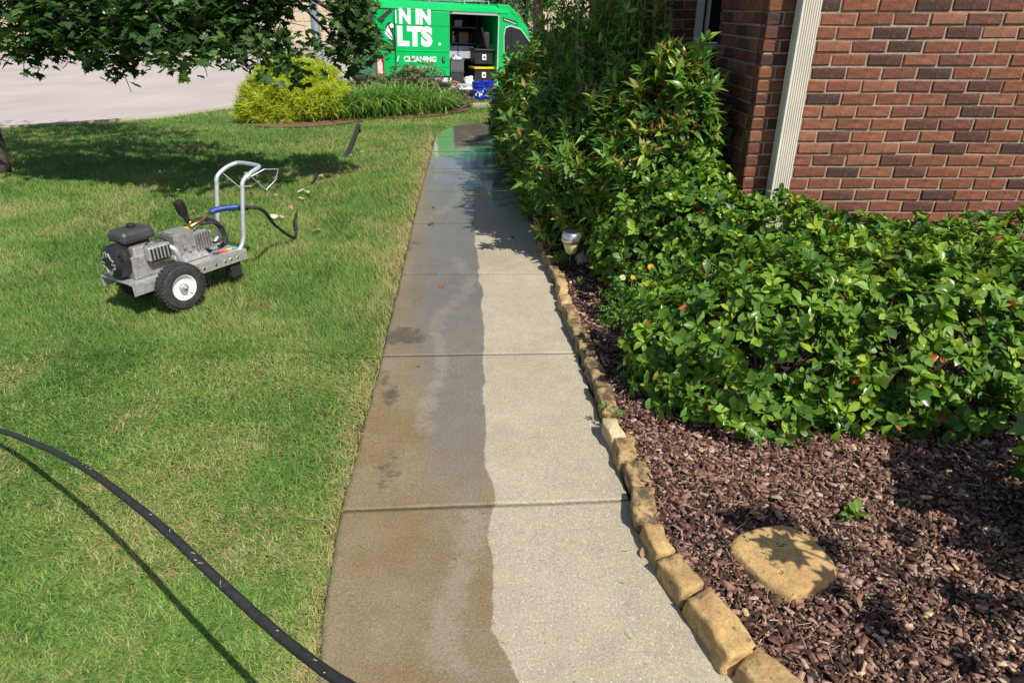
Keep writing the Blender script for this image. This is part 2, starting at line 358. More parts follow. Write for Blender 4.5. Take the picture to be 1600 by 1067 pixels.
for a, c in zip(joints[:-1], joints[1:]): patches.append((seg(a[0], c[0]), seg(a[1], c[1])))
Lc = [G(*p) for p in ((679, 214), (683, 209), (690, 204), (702, 199.5), (717, 196), (737, 193))]
y_far = Lc[-1].y; r0 = G(793, 213)
Rc = [r0, r0 + Vector((.04, .12, 0)), r0 + Vector((.10, .22, 0)), r0 + Vector((.20, .32, 0)), r0 + Vector((.33, .37, 0)), r0 + Vector((.45, .39, 0))]
patches.append((Lc, Rc))
p0, q0 = Lc[-1], Rc[-1]
patches.append(([p0, Vector((p0.x + 1.15, y_far + .10, 0))], [q0, Vector((q0.x + .55, q0.y + .02, 0))]))
patches.append(([Vector((p0.x + 1.15, y_far + .10, 0)), Vector((1.64, y_far + .14, 0))], [Vector((q0.x + .55, q0.y + .02, 0)), Vector((1.64, q0.y + .04, 0))]))
walk = MB()
edgeL = np.array([[p.x, p.y] for p in patches[0][0]] + [[G(*j[0]).x, G(*j[0]).y] for j in joints[1:]] + [[p.x, p.y] for p in Lc[1:]] + [[3.0, y_far + .2]])
edgeR = np.array([[p.x, p.y] for p in patches[0][1]] + [[G(*j[1]).x, G(*j[1]).y] for j in joints[1:]])
def xL(y): return np.interp(y, edgeL[:-6, 1], edgeL[:-6, 0])
def xR(y): return np.interp(y, edgeR[:, 1], edgeR[:, 0])
def resample(pts, t):
    d = [0]
    for a, c in zip(pts[:-1], pts[1:]): d.append(d[-1] + (c - a).length)
    t = t * d[-1]; i = max(0, min(len(pts) - 2, np.searchsorted(d, t) - 1)); return pts[i].lerp(pts[i + 1], (t - d[i]) / (d[i + 1] - d[i]))
walkway = MB()
for L_, R_ in patches:                       # bedding under the slabs
    n = 12; vs = [];
    for i in range(n + 1): vs += [resample(L_, i / n) + Vector((0.0, 0, -.022)), resample(R_, i / n) + Vector((-0.0, 0, -.022))]
    walkway.add(vs, [(2 * i, 2 * i + 1, 2 * i + 3, 2 * i + 2) for i in range(n)])
walkway = tag(walkway.build('walkway', M['bed']), kind='structure')
stains = [(*G(632, 528)[:2], .15, .16, 1.1), (*G(608, 620)[:2], .05, .16, .95), (*G(600, 590)[:2], .05, .10, .8), (*G(606, 735)[:2], .06, .17, .75), (*G(655, 470)[:2], .05, .10, .6), (*G(640, 385)[:2], .10, .25, .7), (*G(690, 470)[:2], .12, .15, .35)]
for si, (L_, R_) in enumerate(patches):
    nu, nv = 48, 56; gap = .007
    V = np.zeros((nv, nu, 3)); us = np.concatenate([[0, .006], np.linspace(.02, .98, nu - 4), [.994, 1]]); vv = np.concatenate([[0, .005], np.linspace(.016, .984, nv - 4), [.995, 1]])
    for j, t in enumerate(vv):
        l, r = resample(L_, t), resample(R_, t)
        for i, u in enumerate(us): p = l.lerp(r, u); V[j, i] = (p.x, p.y, 0)
    ax = (resample(L_, 1) - resample(L_, 0)).normalized()
    V[0, :, :2] += np.array(ax[:2]) * gap; V[-1, :, :2] -= np.array(ax[:2]) * gap
    X, Y = V[..., 0], V[..., 1]
    V[..., 2] = .004 * (vnoise(X, Y, 3, 2) - .5) + random.uniform(-.002, .002)
    for sl in (np.s_[0, :], np.s_[-1, :], np.s_[:, 0], np.s_[:, -1]): V[..., 2][sl] -= .007
    for a_i in (0, -1): V[:, a_i, 0] += .016 * (vnoise(Y[:, a_i] * 1.0, 0 * Y[:, a_i], 11, 6) - .5)
    idx = np.arange(nu * nv).reshape(nv, nu)
    Q = np.stack([idx[:-1, :-1], idx[:-1, 1:], idx[1:, 1:], idx[1:, :-1]], -1).reshape(-1, 4)
    ring = np.concatenate([idx[0, :], idx[1:, -1], idx[-1, -2::-1], idx[-2:0:-1, 0]]); low = V.reshape(-1, 3)[ring].copy(); low[:, 2] = -.11
    m0 = nu * nv; rn = len(ring); Q2 = np.array([(ring[i], m0 + i, m0 + (i + 1) % rn, ring[(i + 1) % rn]) for i in range(rn)])
    VV = np.concatenate([V.reshape(-1, 3), low]); QQ = np.concatenate([Q, Q2])
    x, y = VV[:, 0], VV[:, 1]; clean = np.where(y > 7.6, -.2, x - bx(y) + .03 * (vnoise(y, y * 0, 7, 1) - .5))
    clean = np.where(y > 7.1, np.minimum(clean, (7.3 - y) * 2), clean)
    wet = .62 * sstep(2.6, 4.4, y) * (clean < 0) * (1 - .6 * sstep(.0, .1, xL(y) + .12 - x)) + .35 * sstep(6.4, 8.0, y) + .38 * sstep(8.0, 9.2, y) + .85 * sstep(.05, .16, x - bx(y)) * sstep(5.5, 6.3, y) * (y < 8)
    grime = np.zeros(len(x))
    for a, c, ra, rc, s_ in stains: grime = np.maximum(grime, s_ * np.exp(-((x - a) / ra) ** 2 - ((y - c) / rc) ** 2))
    grime = np.where(clean > 0, 0, grime)
    grey = sstep(.12, .40, x - xL(y)) * (.35 + .4 * sstep(1.9, 2.8, y)) + .45 * sstep(2.6, 3.6, y) ; streak = .9 * np.exp(-((x - bx(y) + .19 + .09 * np.sin(y * 2.1 + 1) + .05 * np.sin(y * 5.3)) / (.06 + .05 * vnoise(y, y * 0, 1.3, 9))) ** 2) * sstep(.25, .5, vnoise(x * 0 + y, y * 0, 1.7, 10))
    wL = np.clip(1 - (x - xL(y)) / .05, 0, 1) * .9
    jd = np.min([np.abs(y - (G(*a).y + (G(*c).y - G(*a).y) * np.clip((x - G(*a).x) / (G(*c).x - G(*a).x), 0, 1))) for a, c in joints], 0)
    edge = np.maximum(wL, np.where(clean > 0, .35, 1.) * np.clip(1 - jd / .05, 0, 1))
    me = np_mesh('concrete_slab', VV, QQ, M['walk'], {'clean': ('POINT', clean), 'wet': ('POINT', wet), 'grime': ('POINT', grime), 'grey': ('POINT', grey), 'streak': ('POINT', streak), 'edge': ('POINT', edge)}, True)
    o = link('concrete_slab', me, walkway)
# public sidewalk strip nearer the street
b = MB(); xs = np.linspace(-4.6, 10, 30); vs = []
for x in xs:
    y0 = float(kerb_y(x)) - 1.62
    for yy, dz in ((y0, -.05), (y0 + .005, .022), (y0 + .42, .022), (y0 + .425, -.05)): vs.append((x, yy, float(lawn_z(x, yy)) + dz))
b.add(vs, [(i * 4 + j, i * 4 + j + 1, i * 4 + j + 5, i * 4 + j + 4) for i in range(len(xs) - 1) for j in range(3)])
tag(b.build('sidewalk', M['kerb']), kind='structure')
# ------------------------------------------------------------------ mulch bed
def bed_z(x, y): return .012 + .035 * vnoise(x, y, 2.2, 4) + .03 * sstep(.3, 1.2, np.asarray(x) - xR(y))
bxs = np.linspace(0, 1, 40); bys = np.concatenate([np.linspace(.4, 5, 60), np.linspace(5.1, 10.6, 30)]); V = []
for y in bys:
    x0 = float(xR(y)) - .0; 
    for t in bxs: x = x0 + (4.6 - x0) * t ** 1.4; V.append((x, y, float(bed_z(x, y)) if t > 0 else -.06))
n = len(bxs); T = [(j * n + i, j * n + i + 1, (j + 1) * n + i + 1, (j + 1) * n + i) for j in range(len(bys) - 1) for i in range(n - 1)]
tag(link('mulch_bed', np_mesh('mulch_bed', V, T, M['bed'], smooth=True)), kind='structure')
# ------------------------------------------------------------------ brick house
HX, HY, PX2, PY2 = 1.485, 4.40, .71, 6.40      # front block corner, recessed pier corner
house = thing('brick_house', 'red brick house corner with a cream downspout and a recessed window', 'house', (HX, HY, 0))
CH, BL, BT = .0738, .2135, .092                 # course height, module length, brick depth
def brick_mesh(w, d, h, rnd):
    mb = MB(); j = lambda: random.uniform(-.0022, .0022); c = .005
    vs = []
    for z, ins in ((0, 0), (h, 0)):
        for x, y in ((0, 0), (w, 0), (w, d), (0, d)): vs.append((x + j(), y + (j() if y == 0 else 0), z + j()))
    # outer face slightly pillowed: inset ring proud of the edge ring
    f = [(c, -c, c), (w - c, -c, c), (w - c, -c, h - c), (c, -c, h - c)]
    mid = [(w * .35 + j(), -c + j(), h * .4), (w * .7 + j(), -c + j(), h * .6)]
    vs += [(a + j(), b_ + j() * .6, e + j()) for a, b_, e in f] + mid
    fs = [(0, 1, 9, 8), (1, 5, 10, 9), (5, 4, 11, 10), (4, 0, 8, 11), (8, 9, 12), (9, 10, 13), (9, 13, 12), (10, 11, 13), (11, 12, 13), (11, 8, 12), (4, 5, 6, 7), (0, 3, 2, 1), (0, 4, 7, 3), (1, 2, 6, 5)]
    mb.add(vs, fs, rnd); return mb
GAP = .013
VAR = {}
def brick_variant(w):
    key = round(w, 3)
    if key not in VAR: VAR[key] = [brick_mesh(w, BT, CH - GAP, q) for q in (.03, .12, .22, .34, .42, .5, .55, .6, .66, .74, .82, .9, .97)]
    return VAR[key]
VMESH = {}
def wall(name, origin, length, dirv, z0, z1, vis, start_half, skip=None, corner=False):
    """running-bond wall from origin along dirv; courses inside vis are single bricks, the others one joined part"""
    ang = math.atan2(dirv[1], dirv[0]); Mz = Matrix.Rotation(ang, 4, 'Z'); back = MB()
    root = link(name, None, house)
    o3 = Vector((origin[0] - HX, origin[1] - HY, 0))
    me = MB(); me.box((length / 2, BT / 2 + .003, (z0 + z1) / 2), (length - (.024), BT, z1 - z0))
    if skip is None: mo = link(name, me.mesh(name, M['mortar']), house)
    else:
        me = MB(); a, c, zz0, zz1 = skip
        for (xa, xb, za, zb) in ((.012, a, z0, z1), (c, length - .012, z0, z1), (a, c, z0, zz0), (a, c, zz1, z1)): me.box(((xa + xb) / 2, BT / 2 + .003, (za + zb) / 2), (xb - xa, BT, zb - za))
        mo = link(name, me.mesh(name, M['mortar']), house)
    bpy.data.objects.remove(root); mo.location = o3; mo.rotation_euler = (0, 0, ang)
    rest = MB(); nrest = 0
    for jc in range(int((z1 - z0) / CH)):
        z = z0 + jc * CH; odd = (jc + start_half) % 2; x = 0 if not (corner and odd) else 0
        first = (BT if odd else BL - GAP) if corner else (BL / 2 if odd else BL) - GAP
        while x < length - .03:
            w = min(first, length - x); first = BL - GAP
            if length - (x + w) < .05: w = length - x
            segs = [(x, w)]
            if skip and skip[2] < z + CH * .6 and z + CH * .4 < skip[3]:
                segs = []
                if x < skip[0] - .02: segs.append((x, min(w, skip[0] - x)))
                if x + w > skip[1] + .02: s_ = max(x, skip[1]); segs.append((s_, x + w - s_))
            for sx, sw in segs:
                cands = brick_variant(sw); q = random.choice(cands)
                if vis[0] <= sx <= vis[1] and vis[2] <= z <= vis[3]:
                    key = (round(sw, 3), cands.index(q))
                    if key not in VMESH: VMESH[key] = q.mesh('brick', M['brick'])
                    bo = link('brick', VMESH[key], mo); bo.location = (sx, random.uniform(-.0035, .0025), z + random.uniform(-.0015, .0015)); bo.rotation_euler = (random.uniform(-.004, .004), random.uniform(-.006, .006), random.uniform(-.006, .006))
                else: rest.add([Vector(v) + Vector((sx, 0, z)) for v in q.v], q.f, q.r[0])
            x += w + GAP
    if rest.v: rest.build('brick_courses', M['brick'], mo, kind='stuff')
    return mo
ZT = 2.72
wall('front_wall', (HX, HY), 4.6, (1, 0), -.05, ZT, (0, 1.75, .52, 1.80), 0, corner=True)
# side wall runs away from the corner; built with its own normal to the left (-X)
def wall_left(name, x, ya, yb, vis, sh=1): return wall(name, (x, yb), yb - ya, (0, -1), -.05, ZT, vis, sh)
wall_left('side_wall', HX + .001, HY + BT + .004, 5.38, (.0, 1.4, .52, 1.86), 0)
WX0, WX1, WZ0, WZ1 = 1.555 - PX2, 2.45 - PX2, .62, 2.15
wall('recessed_wall', (PX2, PY2), 3.2, (1, 0), -.05, ZT, (-.1, .90, .75, 1.86), 1, skip=(WX0, WX1, WZ0, WZ1), corner=True)
wall_left('pier_wall', PX2, PY2 + BT + .004, 7.0, (9, 9, 9, 9), 1)
wall('porch_return_wall', (HX + 2.2, 5.38), 2.2 - .12, (-1, 0), -.05, ZT, (9, 9, 9, 9), 0)
wall_left('rear_side_wall', 1.72, 7.02, 13.8, (9, 9, 9, 9), 0)
def at_house(mb, x0, y0): mb.v = [(v[0] - x0, v[1] - y0, v[2]) for v in mb.v]; return mb
# roof and eaves
b = MB()
b.prism([(1.10, ZT + .0), (1.10, ZT + .20), (3.6, ZT + 1.5), (7.2, ZT + 1.5), (7.2, ZT + .0)], 3.98, 15.0, 'y'); at_house(b, HX, HY).build('roof', M['roof'], house)
b = MB(); b.box((4.2, 9.5, ZT - .02), (6.0, 11.06, .036)); at_house(b, HX, HY).build('soffit', M['soffit'], house)
b = MB(); b.box((1.07, 9.5, ZT + .08), (.05, 11.1, .16)); b.box((4.2, 3.94, ZT + .08), (6.0, .07, .16)); at_house(b, HX, HY).build('gutter', M['cream'], house)
# downspout: fluted rectangular pipe on the front wall
dx0, dw, dd = 1.632, .118, .085
prof = []; nfl = 7
yf = HY - .03 - dd
prof = [(dx0, HY - .03), (dx0, yf + .012), (dx0 + .006, yf)]
for k in range(nfl):
    a = dx0 + .012 + (dw - .024) * k / nfl; w_ = (dw - .024) / nfl; prof += [(a, yf), (a + w_ * .55, yf), (a + w_ * .62, yf + .007), (a + w_ * .93, yf + .007)]
prof += [(dx0 + dw - .012, yf), (dx0 + dw - .006, yf), (dx0 + dw, yf + .012), (dx0 + dw, HY - .03)]
b = MB(); b.prism(prof, .02, ZT - .06, 'z'); ds = at_house(b, HX, HY).build('downspout', M['cream'], house)
for zz in (1.98, .42):
    b = MB(); b.box((dx0 + dw / 2, HY - .03 - dd / 2 - .002, zz), (dw + .008, dd + .008, .035)); at_house(b, HX, HY).build('strap', M['cream'], ds)
# window in the recessed wall
wx0, wx1 = PX2 + WX0, PX2 + WX1
b = MB(); y = PY2 + .035
for c, d in ((((wx0 + .035), y, (WZ0 + WZ1) / 2), (.07, .06, WZ1 - WZ0 - .004)), (((wx1 - .035), y, (WZ0 + WZ1) / 2), (.07, .06, WZ1 - WZ0 - .004)), (((wx0 + wx1) / 2, y - .002, WZ1 - .035), (wx1 - wx0 - .142, .06, .066)), (((wx0 + wx1) / 2, y - .002, WZ0 + .035), (wx1 - wx0 - .142, .06, .066))): b.box(c, d)
win = at_house(b, HX, HY).build('window', M['frame'], house, bev=.004)
MR = 1.43
b = MB(); b.box(((wx0 + wx1) / 2, y + .004, MR), (wx1 - wx0 - .144, .045, .055)); at_house(b, HX, HY).build('meeting_rail', M['frame'], win, bev=.004)
b = MB(); b.box(((wx0 + wx1) / 2, y + .03, (MR + WZ1) / 2 - .02), (wx1 - wx0 - .145, .006, WZ1 - MR - .10)); at_house(b, HX, HY).build('pane', M['glass'], win)
b = MB(); b.box(((wx0 + wx1) / 2, y + .036, (MR + WZ0) / 2 + .02), (wx1 - wx0 - .145, .006, MR - WZ0 - .10)); at_house(b, HX, HY).build('pane', M['glass'], win)
b = MB(); b.box((wx0 + .115, y + .018, (MR + WZ1) / 2), (.03, .025, WZ1 - MR - .09)); b.box((wx0 + .105, y + .024, (MR + WZ0) / 2), (.03, .025, MR - WZ0 - .09)); at_house(b, HX, HY).build('sash', M['frame'], win)

# ------------------------------------------------------------------ edging stones
def rock(L, Wd, Hh, seed, rnd=.5, dark=0, rough=.012, sub=9, top_taper=.9):
    r = np.random.default_rng(seed); n = sub; ax = np.linspace(-1, 1, n + 1); vid = {}; V = []; F = []
    def vert(p):
        k = tuple(np.round(p, 4))
        if k not in vid: vid[k] = len(V); V.append(p)
        return vid[k]
    for a in range(3):
        for s in (-1, 1):
            for i in range(n):
                for j in range(n):
                    q = []
                    for di, dj in ((0, 0), (1, 0), (1, 1), (0, 1)):
                        p = [0, 0, 0]; p[a] = s; p[(a + 1) % 3] = ax[i + di]; p[(a + 2) % 3] = ax[j + dj]; q.append(vert(tuple(p)))
                    F.append(q if s > 0 else q[::-1])
    P = np.array(V, float); e = np.abs(P).copy(); P = np.sign(P) * (e - .055 * (np.sort(e, 1)[:, 1:2] ** 6) * (e > .75))
    P *= np.array([L, Wd, Hh]) / 2
    t = (P[:, 2] / Hh + .5); P[:, :2] *= (1 - (1 - top_taper) * t)[:, None]
    for f, am in ((6, 1.2), (15, .8), (40, .55)):
        for c in range(3): P[:, c] += rough * am * (vnoise(P[:, 0] + P[:, 2] * 1.3 + seed, P[:, 1] + P[:, 2] * .7 + c * 3.1, f, seed % 97 + c) - .5) * 2
    P[:, 2] += (r.uniform(-.5, .5) * P[:, 0] / L + r.uniform(-.6, .6) * P[:, 1] / Wd) * .022 * t
    P[:, 1] += r.uniform(-.25, .25) * Wd * (P[:, 0] / L) ** 2
    P[:, 2] += Hh / 2
    me = np_mesh('edging_stone', P, np.array(F), M['stone'], {'rnd': ('FACE', np.full(len(F), rnd)), 'dark': ('FACE', np.full(len(F), dark))}, False)
    return me
SPX = [(1300, 1140), (1165, 1022), (1086, 917), (1040, 862), (1016, 814), (1003, 757), (986, 718), (966, 680), (953, 648), (944, 611), (938, 589), (925, 563), (914, 539), (905, 521), (896, 497), (887, 474), (880, 456), (874, 432), (863, 411), (852, 388), (842, 366)]
# width, top height, colour, dark staining, height above neighbours, label
ST = [(.135, .085, .55, .1, 'buff edging stone lowest in the row, cut off beside the walkway corner'),
      (.125, .115, .70, .1, 'longest golden edging stone with a square end, beside the near walkway'),
      (.110, .100, .62, .15, 'weathered slanting edging stone joined to the longest golden stone'),
      (.085, .100, .60, .1, 'narrow tapering edging stone ending beside the near slab joint'),
      (.105, .100, .50, .50, 'edging stone with a blackened top and one pale golden end'),
      (.105, .080, .42, .3, 'flat squarish tan edging stone just past the blackened one'),
      (.100, .095, .58, .25, 'broad amber edging stone next to the small pale block'),
      (.090, .120, .98, .0, 'small pale cream edging stone, the lightest block in the row'),
      (.098, .095, .52, .45, 'long brown-gold edging stone with moss at its bed side'),
      (.085, .100, .15, 1.1, 'smallest blackened edging stone, standing by the fourth slab'),
      (.100, .085, .30, .6, 'grey-brown edging stone with a rough split face, behind the smallest black one'),
      (.092, .075, .10, .75, 'dull grey flat edging stone beside the bed of dark mulch'),
      (.088, .085, .08, .8, 'dark grey edging stone twelfth up the row from the near end'),
      (.090, .085, .20, .7, 'sooty long edging stone below the golden pair'),
      (.085, .090, .50, .55, 'speckled ochre edging stone with dark crust'),
      (.085, .092, .85, .15, 'bright orange-gold edging stone, lower of the golden pair'),
      (.085, .095, .78, .1, 'bright golden edging stone, upper of the golden pair'),
      (.085, .080, .45, .4, 'tan edging stone beside the foot of the path light'),
      (.080, .085, .62, .3, 'ochre edging stone behind the little green weed'),
      (.080, .075, .30, .6, 'farthest visible edging stone, half under the tall shrub')]
for i, (Wd, Hh, rn_, dk, lab) in enumerate(ST):
    Hh = Hh * .70 + (.014 if i > 8 else 0); Wd *= .90; dk = min(dk, .34); rn_ = max(rn_, .30); a = G(*SPX[i], Hh); c = G(*SPX[i + 1], Hh); a.z = c.z = 0; d = c - a; mid = (a + c) / 2
    nrm = Vector((d.y, -d.x, 0)).normalized()
    mid += nrm * .006
    o = link('edging_stone', rock(d.length * 1.035, Wd, Hh + .05, 31 + i * 7, rn_, dk, .009)); o.location = (mid.x, mid.y, -.05)
    o.rotation_euler = (R(random.uniform(-3, 3)), R(random.uniform(-2, 2)), math.atan2(d.y, d.x) + R(random.uniform(-4, 4)))
    tag(o, lab, 'edging stone', 'stones edging the walkway')
# engraved stepping stone in the mulch
OUT = [(1141, 842), (1146, 830), (1160, 821), (1190, 813), (1218, 809), (1243, 811), (1262, 824), (1285, 843), (1304, 862), (1313, 880), (1309, 893), (1292, 904), (1275, 910), (1262, 918), (1240, 921), (1222, 914), (1200, 901), (1180, 886), (1160, 866), (1147, 852)]
pts = [G(px, py, .085) for px, py in OUT]; cen = sum(pts, Vector()) / len(pts)
n = len(pts); vs = []; cen = Vector((cen.x, cen.y, cen.z)); rows = [(1.0, -.07), (1.02, -.02), (1.025, .012), (1.0, .032), (.95, .042), (.86, .045), (.6, .047), (.3, .047)]
for sc, z in rows:
    for k, p in enumerate(pts):
        q = (p - cen) * sc; jit = .006 * math.sin(k * 2.3 + sc * 40) if sc > .9 else 0
        vs.append(Vector((q.x * (1 + jit / .2), q.y * (1 - jit / .2), z + .003 * math.sin(k * 1.7 + sc * 9) * (sc > .5))))
fs = [(i * n + k, i * n + (k + 1) % n, (i + 1) * n + (k + 1) % n, (i + 1) * n + k) for i in range(len(rows) - 1) for k in range(n)] + [tuple((len(rows) - 1) * n + k for k in range(n))]
b = MB(); b.add(vs, fs, .66); o = b.build('stepping_stone', M['stone'], smooth=True, loc=(cen.x, cen.y, float(bed_z(cen.x, cen.y)) - .004)); tag(o, 'flat mustard stepping stone with worn carved writing, lying in the mulch', 'stepping stone')
m_ = o.modifiers.new('sub', 'SUBSURF'); m_.levels = 1; m_.render_levels = 2
b = MB()
for (ax_, ay_) in [(1163, 829), (1170, 834), (1178, 835), (1186, 842), (1190, 848), (1196, 853), (1201, 858), (1203, 862), (1210, 870), (1216, 875), (1222, 884), (1206, 827), (1214, 838), (1220, 842), (1228, 842)]:
    p = G(ax_, ay_, .085 + .01) - cen; aa = random.uniform(0, 6); rr = random.uniform(.007, .011)
    b.tube([(p.x + rr * math.cos(aa + t), p.y + rr * .7 * math.sin(aa + t), .0475) for t in np.linspace(0, random.uniform(1.8, 4), 7)], .0017, 4)
b.build('carved_mark', M['carve'], o)

# ------------------------------------------------------------------ bark mulch chips (uncountable)
def tri_soup(name, mat, tmpl_V, tmpl_T, pos, Rm, scale, rnd, parent=None, smooth=False):
    k, n = len(pos), len(tmpl_V)
    V = np.einsum('kij,knj->kni', Rm, tmpl_V[None] * scale[:, None, :]) + pos[:, None, :]
    T = (tmpl_T[None] + (np.arange(k) * n)[:, None, None]).reshape(-1, tmpl_T.shape[1])
    return link(name, np_mesh(name, V.reshape(-1, 3), T, mat, {'rnd': ('FACE', np.repeat(rnd, len(tmpl_T)))}, smooth), parent)
def rot_zxy(yaw, pitch, roll):
    c, s = np.cos, np.sin; k = len(yaw); Z = np.zeros(k); O = np.ones(k)
    A = np.stack([c(yaw), -s(yaw), Z, s(yaw), c(yaw), Z, Z, Z, O], 1).reshape(k, 3, 3)
    B = np.stack([O, Z, Z, Z, c(pitch), -s(pitch), Z, s(pitch), c(pitch)], 1).reshape(k, 3, 3)
    C = np.stack([c(roll), Z, s(roll), Z, O, Z, -s(roll), Z, c(roll)], 1).reshape(k, 3, 3)
    return A @ B @ C
stone_line = np.array([[*G(*p, .09)[:2]] for p in SPX])
def stone_x(y): return np.interp(y, stone_line[:, 1], stone_line[:, 0])
pos = []
for cnt, (ya, yb, xb) in ((62000, (1.0, 3.0, 2.9)), (11000, (3.0, 5.2, 1.3)), (1500, (5.2, 10.4, .9))):
    y = rng.uniform(ya, yb, cnt); x = rng.uniform(0, 1, cnt) * xb; ok = (x > stone_x(y) + .03 + rng.exponential(.012, cnt)); pos.append(np.stack([x[ok], y[ok]], 1))
pos = np.concatenate(pos); k = len(pos)
z = bed_z(pos[:, 0], pos[:, 1]) + rng.uniform(-.004, .022, k)
cv = np.array([(-.5, -.42, -.5), (.42, -.5, -.5), (.5, .4, -.5), (-.38, .5, -.5), (-.42, -.3, .5), (.3, -.42, .4), (.44, .28, .5), (-.3, .42, .6)])
ct = np.array([(4, 5, 6), (4, 6, 7), (0, 1, 5), (0, 5, 4), (1, 2, 6), (1, 6, 5), (2, 3, 7), (2, 7, 6), (3, 0, 4), (3, 4, 7)])
big = rng.random(k) ** 3.5; L = .009 + .042 * big; sc = np.stack([L, L * (.10 + .5 * rng.random(k) ** 1.6), .002 + .006 * rng.random(k)], 1)
pc = np.array([[cen.x, cen.y]])
rn_ = np.clip(rng.beta(1.6, 1.7, k) * .92 + .18 * (vnoise(pos[:, 0], pos[:, 1], 3, 8) - .5), 0, 1); rn_[rng.random(k) < .012] = 1
tri_soup('bark_mulch', M['chip'], cv, ct, np.column_stack([pos, z]), rot_zxy(rng.uniform(0, 6.3, k), rng.normal(0, .30, k), rng.normal(0, .30, k)), sc, rn_)['kind'] = 'stuff'
# straw-like needles mixed in the mulch
k = 600; y = rng.uniform(1.1, 3.2, k); x = stone_x(y) + .06 + rng.uniform(0, 1.2, k)
st = tri_soup('dry_straw', M['dry_leaf'], np.array([(-.5, -.5, 0), (.5, -.5, 0), (.5, .5, .3), (-.5, .5, 0)]), np.array([(0, 1, 2), (0, 2, 3)]), np.column_stack([x, y, bed_z(x, y) + rng.uniform(.016, .032, k)]), rot_zxy(rng.uniform(0, 6.3, k), rng.normal(0, .25, k), rng.normal(0, .25, k)), np.stack([rng.uniform(.02, .07, k), rng.uniform(.0012, .0025, k), np.full(k, .004)], 1), rng.uniform(.25, .75, k)); st['kind'] = 'stuff'

# ------------------------------------------------------------------ lawn grass (uncountable)
BEDS = [(-3.75, 12.75, 1.15, .95), (-2.35, 13.7, 1.15, .75), (-1.6, 14.3, .7, .6)]
def grass_ok(x, y):
    ok = (y < kerb_y(x) - .12)
    yw = y_far + .05
    ok &= ~((y < yw + .0) & (x > np.where(y < G(679, 214).y, xL(y) - .004 + .022 * (vnoise(y, y * 0, 13, 23) - .35), np.interp(x * 0 + y, [p.y for p in Lc], [p.x for p in Lc]))))
    ok &= ~((x > -1.2) & (y < yw + .12) & (y > 9.9) & (x > np.interp(y, [p.y for p in Lc] , [p.x for p in Lc]) ))
    ok &= ~((y > kerb_y(x) - 1.64) & (y < kerb_y(x) - 1.18) & (x > -4.6))
    for a, c, ra, rc in BEDS: ok &= ((x - a) / ra) ** 2 + ((y - c) / rc) ** 2 > 1
    ok &= ~((x > 1.5) & (y < 15))
    return ok
def blades(n, ya, yb, seg, pw):
    u = rng.random(n); y = ya * (yb / ya) ** u if pw is None else ya + (yb - ya) * u ** pw
    hw = .78 * (y * .897 + .77) + 1.5; x = rng.uniform(-1, 1, n) * hw; x = np.where(x > 4, 4, x); x = np.where(x > 3.9, rng.uniform(-1, .4, n) * hw, x)
    ok = grass_ok(x, y); x, y = x[ok], y[ok]; n = len(x); d = np.sqrt(x * x + y * y)
    cl = vnoise(x, y, 5.5, 11); patch = vnoise(x, y, 1.1, 12) * .6 + vnoise(x, y, 3.1, 13) * .4
    cl2 = vnoise(x, y, 13, 14); h = (.014 + .026 * rng.random(n)) * (.66 + .28 * cl + .40 * cl2) * (1 + .008 * d)
    dl = xL(y) - x; near = (y < 10.6) & (dl > 0)
    fringe = np.where(near, np.exp(-dl / (.03 + .10 * vnoise(y, y * 0, 2.2, 21))), 0)
    az = rng.normal(0, 2.1, n) + 6.0 * vnoise(x, y, 5.5, 15); lean = rng.uniform(.5, 2.4, n)
    rv = .30 * rng.random(n) + .52 * sstep(.28, .78, patch) * rng.random(n) ** .8 + .16 * vnoise(x, y, 14, 16) + .80 * fringe * rng.random(n) ** .7
    dead = rng.random(n) < .05 + .65 * fringe + .15 * sstep(.66, .9, vnoise(x, y, 7.5, 22)) + .30 * sstep(.62, .85, vnoise(x, y, 2.3, 17)); rv = np.where(dead, .72 + .3 * rng.random(n), rv)
    w = (.0019 + .0015 * rng.random(n)) * (1 + .15 * d)
    z = lawn_z(x, y) - .040
    dx, dy = np.cos(az), np.sin(az); sx, sy = -dy, dx
    h = h + .020; P = np.stack([x, y, z], 1)
    side = np.stack([sx * w, sy * w, 0 * w], 1) / 2; fwd = np.stack([dx, dy, 0 * dx], 1)
    if seg == 1:
        tip = P + fwd * (lean * h * .7)[:, None] + np.stack([0 * h, 0 * h, h * .85], 1)
        V = np.stack([P - side, P + side, tip], 1); T = np.arange(n * 3).reshape(n, 3); rf = rv
    else:
        mid = P + fwd * (lean * h * .28)[:, None] + np.stack([0 * h, 0 * h, h * .62], 1)
        tip = P + fwd * (lean * h * .95)[:, None] + np.stack([0 * h, 0 * h, h * (1.0 - .27 * lean)], 1)
        V = np.stack([P - side, P + side, mid - side * .8, mid + side * .8, tip], 1)
        T = (np.array([(0, 1, 3), (0, 3, 2), (2, 3, 4)])[None] + (np.arange(n) * 5)[:, None, None]).reshape(-1, 3); rf = np.repeat(rv, 3)
    return V.reshape(-1, 3), T, np.clip(rf, 0, 1)
parts = [blades(70000, .25, 1.0, 1, None), blades(440000, .95, 3.6, 2, None), blades(430000, 3.4, 8.0, 1, None), blades(350000, 7.5, 17.5, 1, None)]
off = 0; VV = []; TT = []; RR = []
for v, t, r_ in parts: VV.append(v); TT.append(t + off); RR.append(r_); off += len(v)
gr = link('grass', np_mesh('grass', np.concatenate(VV), np.concatenate(TT), M['grass'], {'rnd': ('FACE', np.concatenate(RR))})); gr['kind'] = 'stuff'

